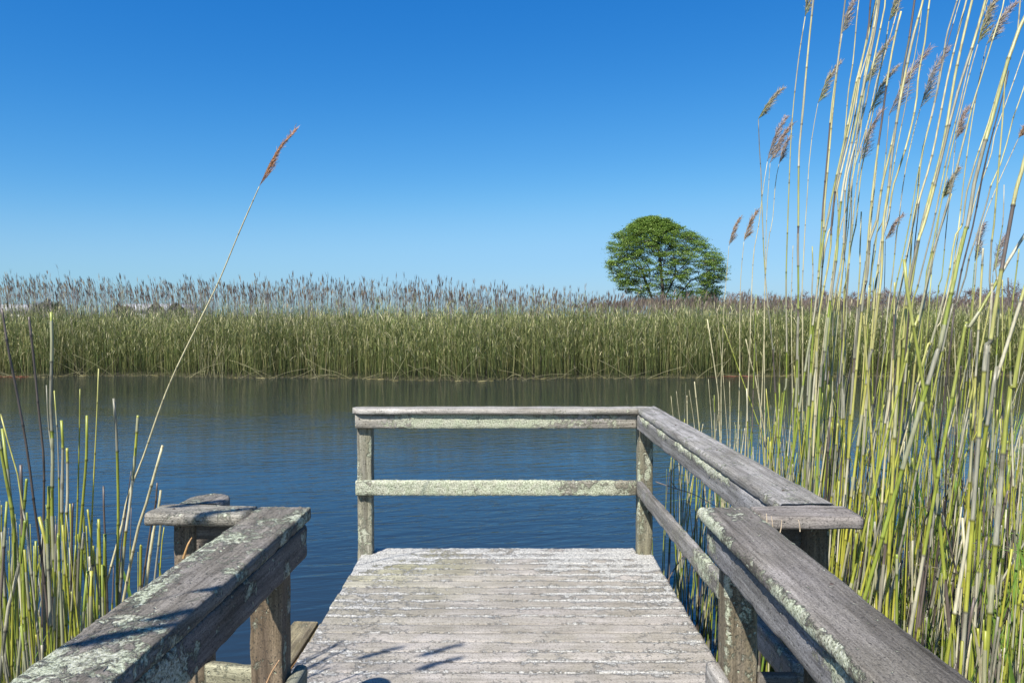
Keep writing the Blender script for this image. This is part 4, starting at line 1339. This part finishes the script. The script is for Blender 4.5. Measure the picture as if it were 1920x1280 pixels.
# ------------------------------------------------------------------ trees
def grow(attr, trunks, step, infl, kill, iters, rng):
    """space colonisation: returns nodes, parents"""
    nodes = [np.array(t, float) for t in trunks[0]]
    par = [-1] + list(range(len(nodes) - 1))
    for t in trunks[1:]:
        k0 = len(nodes)
        for i, p in enumerate(t):
            nodes.append(np.array(p, float))
            par.append(0 if i == 0 else k0 + i - 1)
    A = np.array(attr)
    alive = np.ones(len(A), bool)
    N_ = np.array(nodes)
    d = np.linalg.norm(A[:, None] - N_[None], axis=2)
    near = d.argmin(1); nd = d.min(1)
    for it in range(iters):
        m = alive & (nd < infl)
        if not m.any(): break
        new = []
        for k in np.unique(near[m]):
            v = A[m & (near == k)] - N_[k]
            v = (v / (np.linalg.norm(v, axis=1, keepdims=True) + 1e-9)).sum(0)
            L = np.linalg.norm(v)
            if L < 1e-3: continue
            v = v / L + rng.normal(0, .12, 3)
            new.append((k, N_[k] + v / np.linalg.norm(v) * step))
        if not new: break
        k0 = len(N_)
        NP = np.array([p for _, p in new])
        par += [k for k, _ in new]
        N_ = np.vstack([N_, NP])
        d2 = np.linalg.norm(A[:, None] - NP[None], axis=2)
        j = d2.argmin(1); m2 = d2.min(1)
        upd = m2 < nd
        near[upd] = k0 + j[upd]; nd[upd] = m2[upd]
        alive &= nd > kill
    return N_, par


def skeleton_mesh(mb, N_, par, r_tip, power, rmax, col, sides=5):
    ch = {}
    for i, p in enumerate(par):
        if p >= 0: ch.setdefault(p, []).append(i)
    rad = np.zeros(len(N_))
    for i in range(len(N_) - 1, -1, -1):
        c = ch.get(i, [])
        rad[i] = r_tip if not c else sum(rad[j] ** power for j in c) ** (1 / power)
    # parents can have a larger index than children only in joined trunks; a second pass settles them
    rad = np.minimum(rad, rmax)
    starts = [(i, p) for i, p in enumerate(par) if p >= 0 and (len(ch.get(p, [])) > 1 or p == 0)]
    for i, p in starts:
        chain = [p, i]
        while len(ch.get(chain[-1], [])) == 1:
            chain.append(ch[chain[-1]][0])
        r = rad[chain].copy(); r[0] = min(r[0], r[1] * 1.15)
        tube(mb, N_[chain], r, [np.array(col) * RNG.uniform(.8, 1.2)] * len(chain), sides)
    return rad, ch


TD = 62.0
TS = TD / F                        # metres per photo pixel at the tree
CR = [(145, 640, 740), (170, 500, 820), (210, 440, 860), (250, 400, 960), (300, 285, 1060), (370, 262, 1170), (440, 200, 1235), (520, 200, 1320),
      (600, 205, 1370), (700, 230, 1380), (790, 245, 1400), (870, 330, 1375), (940, 430, 1350), (1000, 620, 1310), (1035, 1080, 1300)]
CRy = np.array([c[0] for c in CR]) / 5.333 + 380
CRl = np.array([c[1] for c in CR]) / 5.333 + 1100
CRr = np.array([c[2] for c in CR]) / 5.333 + 1100


def crown_points(n, rng):
    out = []
    while len(out) < n:
        py = rng.uniform(407, 574)
        l, r = np.interp(py, CRy, CRl), np.interp(py, CRy, CRr)
        u = rng.uniform(-1, 1); v = rng.uniform(-1, 1)
        rad = math.hypot(u, v)
        if rad > 1: continue
        # open lower middle where the limbs show
        vf = (574 - py) / 167
        shell = max(rad, vf * 1.05)
        if rng.uniform() > (.10 + .9 * max(0, (shell - .45) / .55)): continue
        if py > 548 and u < .05 and rng.uniform() < .6: continue
        # light patches: drop random cells
        x = (l + r) / 2 + u * (r - l) / 2
        p = P(x, py, TD)
        hw = (r - l) / 2 * TS
        p[1] = TD + v * hw * .85
        cell = vnoise(np.array([[p[0] * 1.1, p[1] * 1.1, p[2] * 2.0]]), 77)[0]
        if cell < -.42: continue
        out.append(p)
    return out


def round_tree():
    rng = np.random.default_rng(4)
    A = crown_points(1900, rng)
    gz = WATER + .1
    bx = P(1236, 594, TD)[0]
    def tr(path):
        return [(P(x, y, TD)[0], TD + dy, P(x, y, TD)[2]) for x, y, dy in path]
    t0 = [(bx, TD, gz), (bx, TD, gz + .6)]
    trunks = [t0,
              tr([(1232, 585, .1), (1224, 560, .3), (1216, 540, .2), (1208, 520, 0), (1202, 505, -.3)]),
              tr([(1238, 580, -.2), (1240, 560, -.4), (1240, 540, -.6), (1238, 520, -.5), (1236, 500, -.6), (1234, 480, -.6)]),
              tr([(1240, 578, .3), (1246, 560, .5), (1256, 545, .6), (1266, 525, .7), (1272, 505, .9)]),
              tr([(1258, 590, .8), (1272, 568, .9), (1276, 555, 1.1), (1290, 540, 1.2), (1302, 525, 1.3)]),
              tr([(1262, 585, -1.0), (1284, 570, -1.3), (1304, 566, -1.4), (1322, 560, -1.5)])]
    N_, par = grow(A, trunks, .22, 3.4, .34, 90, rng)
    root = empty("tree", (bx, TD, gz))
    tag(root, "broad round-crowned green tree with several trunks, standing alone behind the far reeds", "tree")
    mb = MB()
    skeleton_mesh(mb, N_, par, .012, 2.3, .20, (.085, .070, .058), 5)
    mb.build("trunk", M_BARK, root, (bx, TD, gz))
    # leaves in small flat sprays at the branch ends
    A = np.array(A)
    tips = np.array([i for i in range(len(N_)) if i not in set(par)])
    cen = np.vstack([A, N_[tips]])
    r = rng
    k = 48
    n = len(cen) * k
    c = np.repeat(cen, k, axis=0) + r.normal(0, 1, (n, 3)) * (.19, .19, .06)
    tilt = r.normal(0, .55, (n, 3)) + np.array((0, 0, 1.0))
    tilt /= np.linalg.norm(tilt, axis=1, keepdims=True)
    a = r.normal(0, 1, (n, 3)); a -= tilt * (a * tilt).sum(1, keepdims=True); a /= np.linalg.norm(a, axis=1, keepdims=True)
    b_ = np.cross(tilt, a)
    L = r.uniform(.035, .068, (n, 1)); W = L * .62
    V = np.stack([c - a * L, c - b_ * W + tilt * .01, c + a * L - tilt * .015, c + b_ * W + tilt * .01], 1).reshape(-1, 3)
    colA = np.array((.17, .27, .045)); colB = np.array((.11, .18, .032)); colC = np.array((.28, .38, .085))
    u = np.repeat(r.uniform(0, 1, len(cen)), k)[:, None] * .6 + r.uniform(0, 1, (n, 1)) * .4
    C = np.where(u < .35, colB, np.where(u < .72, colA, colC)) * r.uniform(.8, 1.2, (n, 1))
    m = MB()
    m.add(V, [np.arange(n * 4).reshape(-1, 4)], np.repeat(C, 4, axis=0))
    m.build("crown", M_TREELEAF, root, (bx, TD, gz), smooth=False)


round_tree()


def bare_tree(px, d, hpx, wpx, seed, label, col=(.135, .105, .10)):
    rng = np.random.default_rng(seed)
    x = (px - 950) * d / F
    h = HC - WATER + hpx * d / F
    w = wpx * d / F
    A = []
    while len(A) < 230:
        u = rng.uniform(-1, 1, 3)
        if (u ** 2).sum() > 1: continue
        A.append((x + u[0] * w / 2, d + u[1] * w / 2, WATER + h * .62 + u[2] * h * .38))
    N_, par = grow(A, [[(x, d, WATER), (x, d, WATER + h * .12), (x + .05, d, WATER + h * .24)]], h * .035, h, h * .05, 60, rng)
    root = empty("bare_tree", (x, d, WATER))
    tag(root, label, "tree", "bare trees on the right horizon")
    mb = MB()
    skeleton_mesh(mb, N_, par, .018 * d / 60, 2.4, h * .03, col, 4)
    mb.build("trunk", M_BARK, root, (x, d, WATER))
    m = MB()
    tips = [i for i in range(len(N_)) if i not in set(par)]
    for i in tips + list(range(5, len(N_), 2)):
        for q in range(3):
            v = rng.normal(0, 1, 3) + (0, 0, .9)
            v /= np.linalg.norm(v)
            L = h * rng.uniform(.05, .11)
            e = N_[i] + v * L
            tube(m, [N_[i], (N_[i] + e) / 2 + rng.normal(0, .02, 3), e], [.012 * d / 60] * 3, [np.array(col) * 1.2] * 3, 3)
    m.build("crown", M_BARK, root, (x, d, WATER))


BT = [(1385, 78, 42, 60, "small bare tree at the right foot of the round green tree"),
      (1440, 92, 34, 70, "low bare tree between the first tall canes right of the round tree"),
      (1505, 95, 38, 80, "bare tree behind the tall canes, second group right of the round tree"),
      (1570, 90, 42, 80, "bare tree on the horizon under the double cane"),
      (1640, 95, 46, 85, "bare bushy tree on the horizon below the cluster of plumes"),
      (1700, 100, 40, 80, "bare tree on the horizon behind the thick broken cane"),
      (1760, 95, 42, 80, "bare tree on the horizon right of the thick broken cane"),
      (1830, 90, 44, 80, "bare tree on the horizon left of the tallest bare one"),
      (1885, 86, 56, 110, "tallest bare tree near the right edge of the photo"),
      (1945, 92, 50, 90, "bare tree cut by the right edge of the photo")]
for i, (px, d, hp, wp, lab) in enumerate(BT):
    bare_tree(px, d, hp + 8, wp * 1.15, 50 + i, lab)


def shrub(px, d, toppx, wpx, seed, label):
    rng = np.random.default_rng(seed)
    x = (px - 950) * d / F
    h = HC - WATER + toppx * d / F
    w = wpx * d / F
    root = empty("shrub", (x, d, WATER))
    tag(root, label, "shrub", "evergreen shrubs beyond the far reeds")
    mb = MB()
    tube(mb, [(x, d, WATER), (x + .05, d, WATER + h * .3), (x, d, WATER + h * .7)], [.12, .09, .03], [(.07, .055, .045)] * 3, 6)
    for q in range(7):
        a = rng.uniform(0, 6.28)
        tube(mb, [(x, d, WATER + h * .2), (x + math.cos(a) * w * .2, d + math.sin(a) * w * .2, WATER + h * .5), (x + math.cos(a) * w * .38, d + math.sin(a) * w * .38, WATER + h * rng.uniform(.6, .85))],
             [.06, .04, .015], [(.07, .055, .045)] * 3, 5)
    mb.build("trunk", M_BARK, root, (x, d, WATER))
    n = 9000
    u = rng.normal(0, 1, (n, 3)); u /= np.linalg.norm(u, axis=1, keepdims=True)
    rr = rng.uniform(.45, 1, (n, 1)) ** .6
    lump = 1 + .22 * vnoise(u * 3 + seed, 5)[:, None]
    c = np.array((x, d, WATER + h * .52)) + u * rr * lump * (w / 2, w / 2, h * .44)
    t = rng.normal(0, 1, (n, 3)); t /= np.linalg.norm(t, axis=1, keepdims=True)
    b_ = np.cross(t, rng.normal(0, 1, (n, 3))); b_ /= np.linalg.norm(b_, axis=1, keepdims=True)
    L = .11
    V = np.stack([c - t * L, c - b_ * L * .5, c + t * L, c + b_ * L * .5], 1).reshape(-1, 3)
    m = MB()
    m.add(V, [np.arange(n * 4).reshape(-1, 4)], np.repeat(np.array((.05, .075, .028)) * rng.uniform(.6, 1.4, (n, 1)), 4, axis=0))
    m.build("crown", M_TREELEAF, root, (x, d, WATER), smooth=False)


shrub(92, 70, 31, 62, 1, "dark rounded shrub behind the far reeds near the left edge")
shrub(230, 74, 25, 40, 2, "small dark shrub at the left end of the white house")
shrub(294, 74, 27, 34, 3, "narrow dark shrub in front of the white house")
shrub(331, 74, 26, 34, 4, "narrow dark shrub at the right end of the white house")
shrub(1040, 84, 2, 70, 6, "low dark shrub behind the middle of the far reed bed")


def house(px0, px1, d, toppx, label):
    x0, x1 = (px0 - 950) * d / F, (px1 - 950) * d / F
    zt = HC + toppx * d / F
    g = WATER + .1
    root = empty("house", ((x0 + x1) / 2, d, g))
    tag(root, label, "house", "white houses beyond the marsh")
    eave = zt - .8
    dp = 5.0

    def boxm(name, a, c, mat, par=root):
        m = MB()
        xa, ya, za = a; xb, yb, zb = c
        v = [(xa, ya, za), (xb, ya, za), (xb, yb, za), (xa, yb, za), (xa, ya, zb), (xb, ya, zb), (xb, yb, zb), (xa, yb, zb)]
        m.add(v, [np.array([(0, 3, 2, 1), (4, 5, 6, 7), (0, 1, 5, 4), (1, 2, 6, 5), (2, 3, 7, 6), (3, 0, 4, 7)])])
        return m.build(name, mat, par, tuple(root.location), smooth=False)
    boxm("wall", (x0, d, g), (x1, d + dp, eave), M_WHITE)
    m = MB()
    ym = d + dp / 2
    v = [(x0 - .3, d - .3, eave), (x1 + .3, d - .3, eave), (x1 + .3, d + dp + .3, eave), (x0 - .3, d + dp + .3, eave), (x0 - .3, ym, zt), (x1 + .3, ym, zt)]
    m.add(v, [np.array([(0, 1, 5, 4), (2, 3, 4, 5), (0, 3, 2, 1)]), np.array([(1, 2, 5), (3, 0, 4)])])
    m.build("roof", M_ROOFL, root, tuple(root.location), smooth=False)
    nw = max(1, int((x1 - x0) / 2.6))
    for i in range(nw):
        xc = x0 + (x1 - x0) * (i + .5) / nw
        boxm("window", (xc - .4, d - .03, eave - 1.5), (xc + .4, d - .004, eave - .5), M_GLASS)


M_ROOFL = mat_plain("pale_roof", (.42, .43, .45))
house(-30, 78, 88, 24, "long low white house behind the reeds at the left edge")
house(222, 345, 88, 25, "white house behind the reeds with three dark shrubs in front")
house(1876, 1908, 120, 3, "tiny white house far off near the right edge")
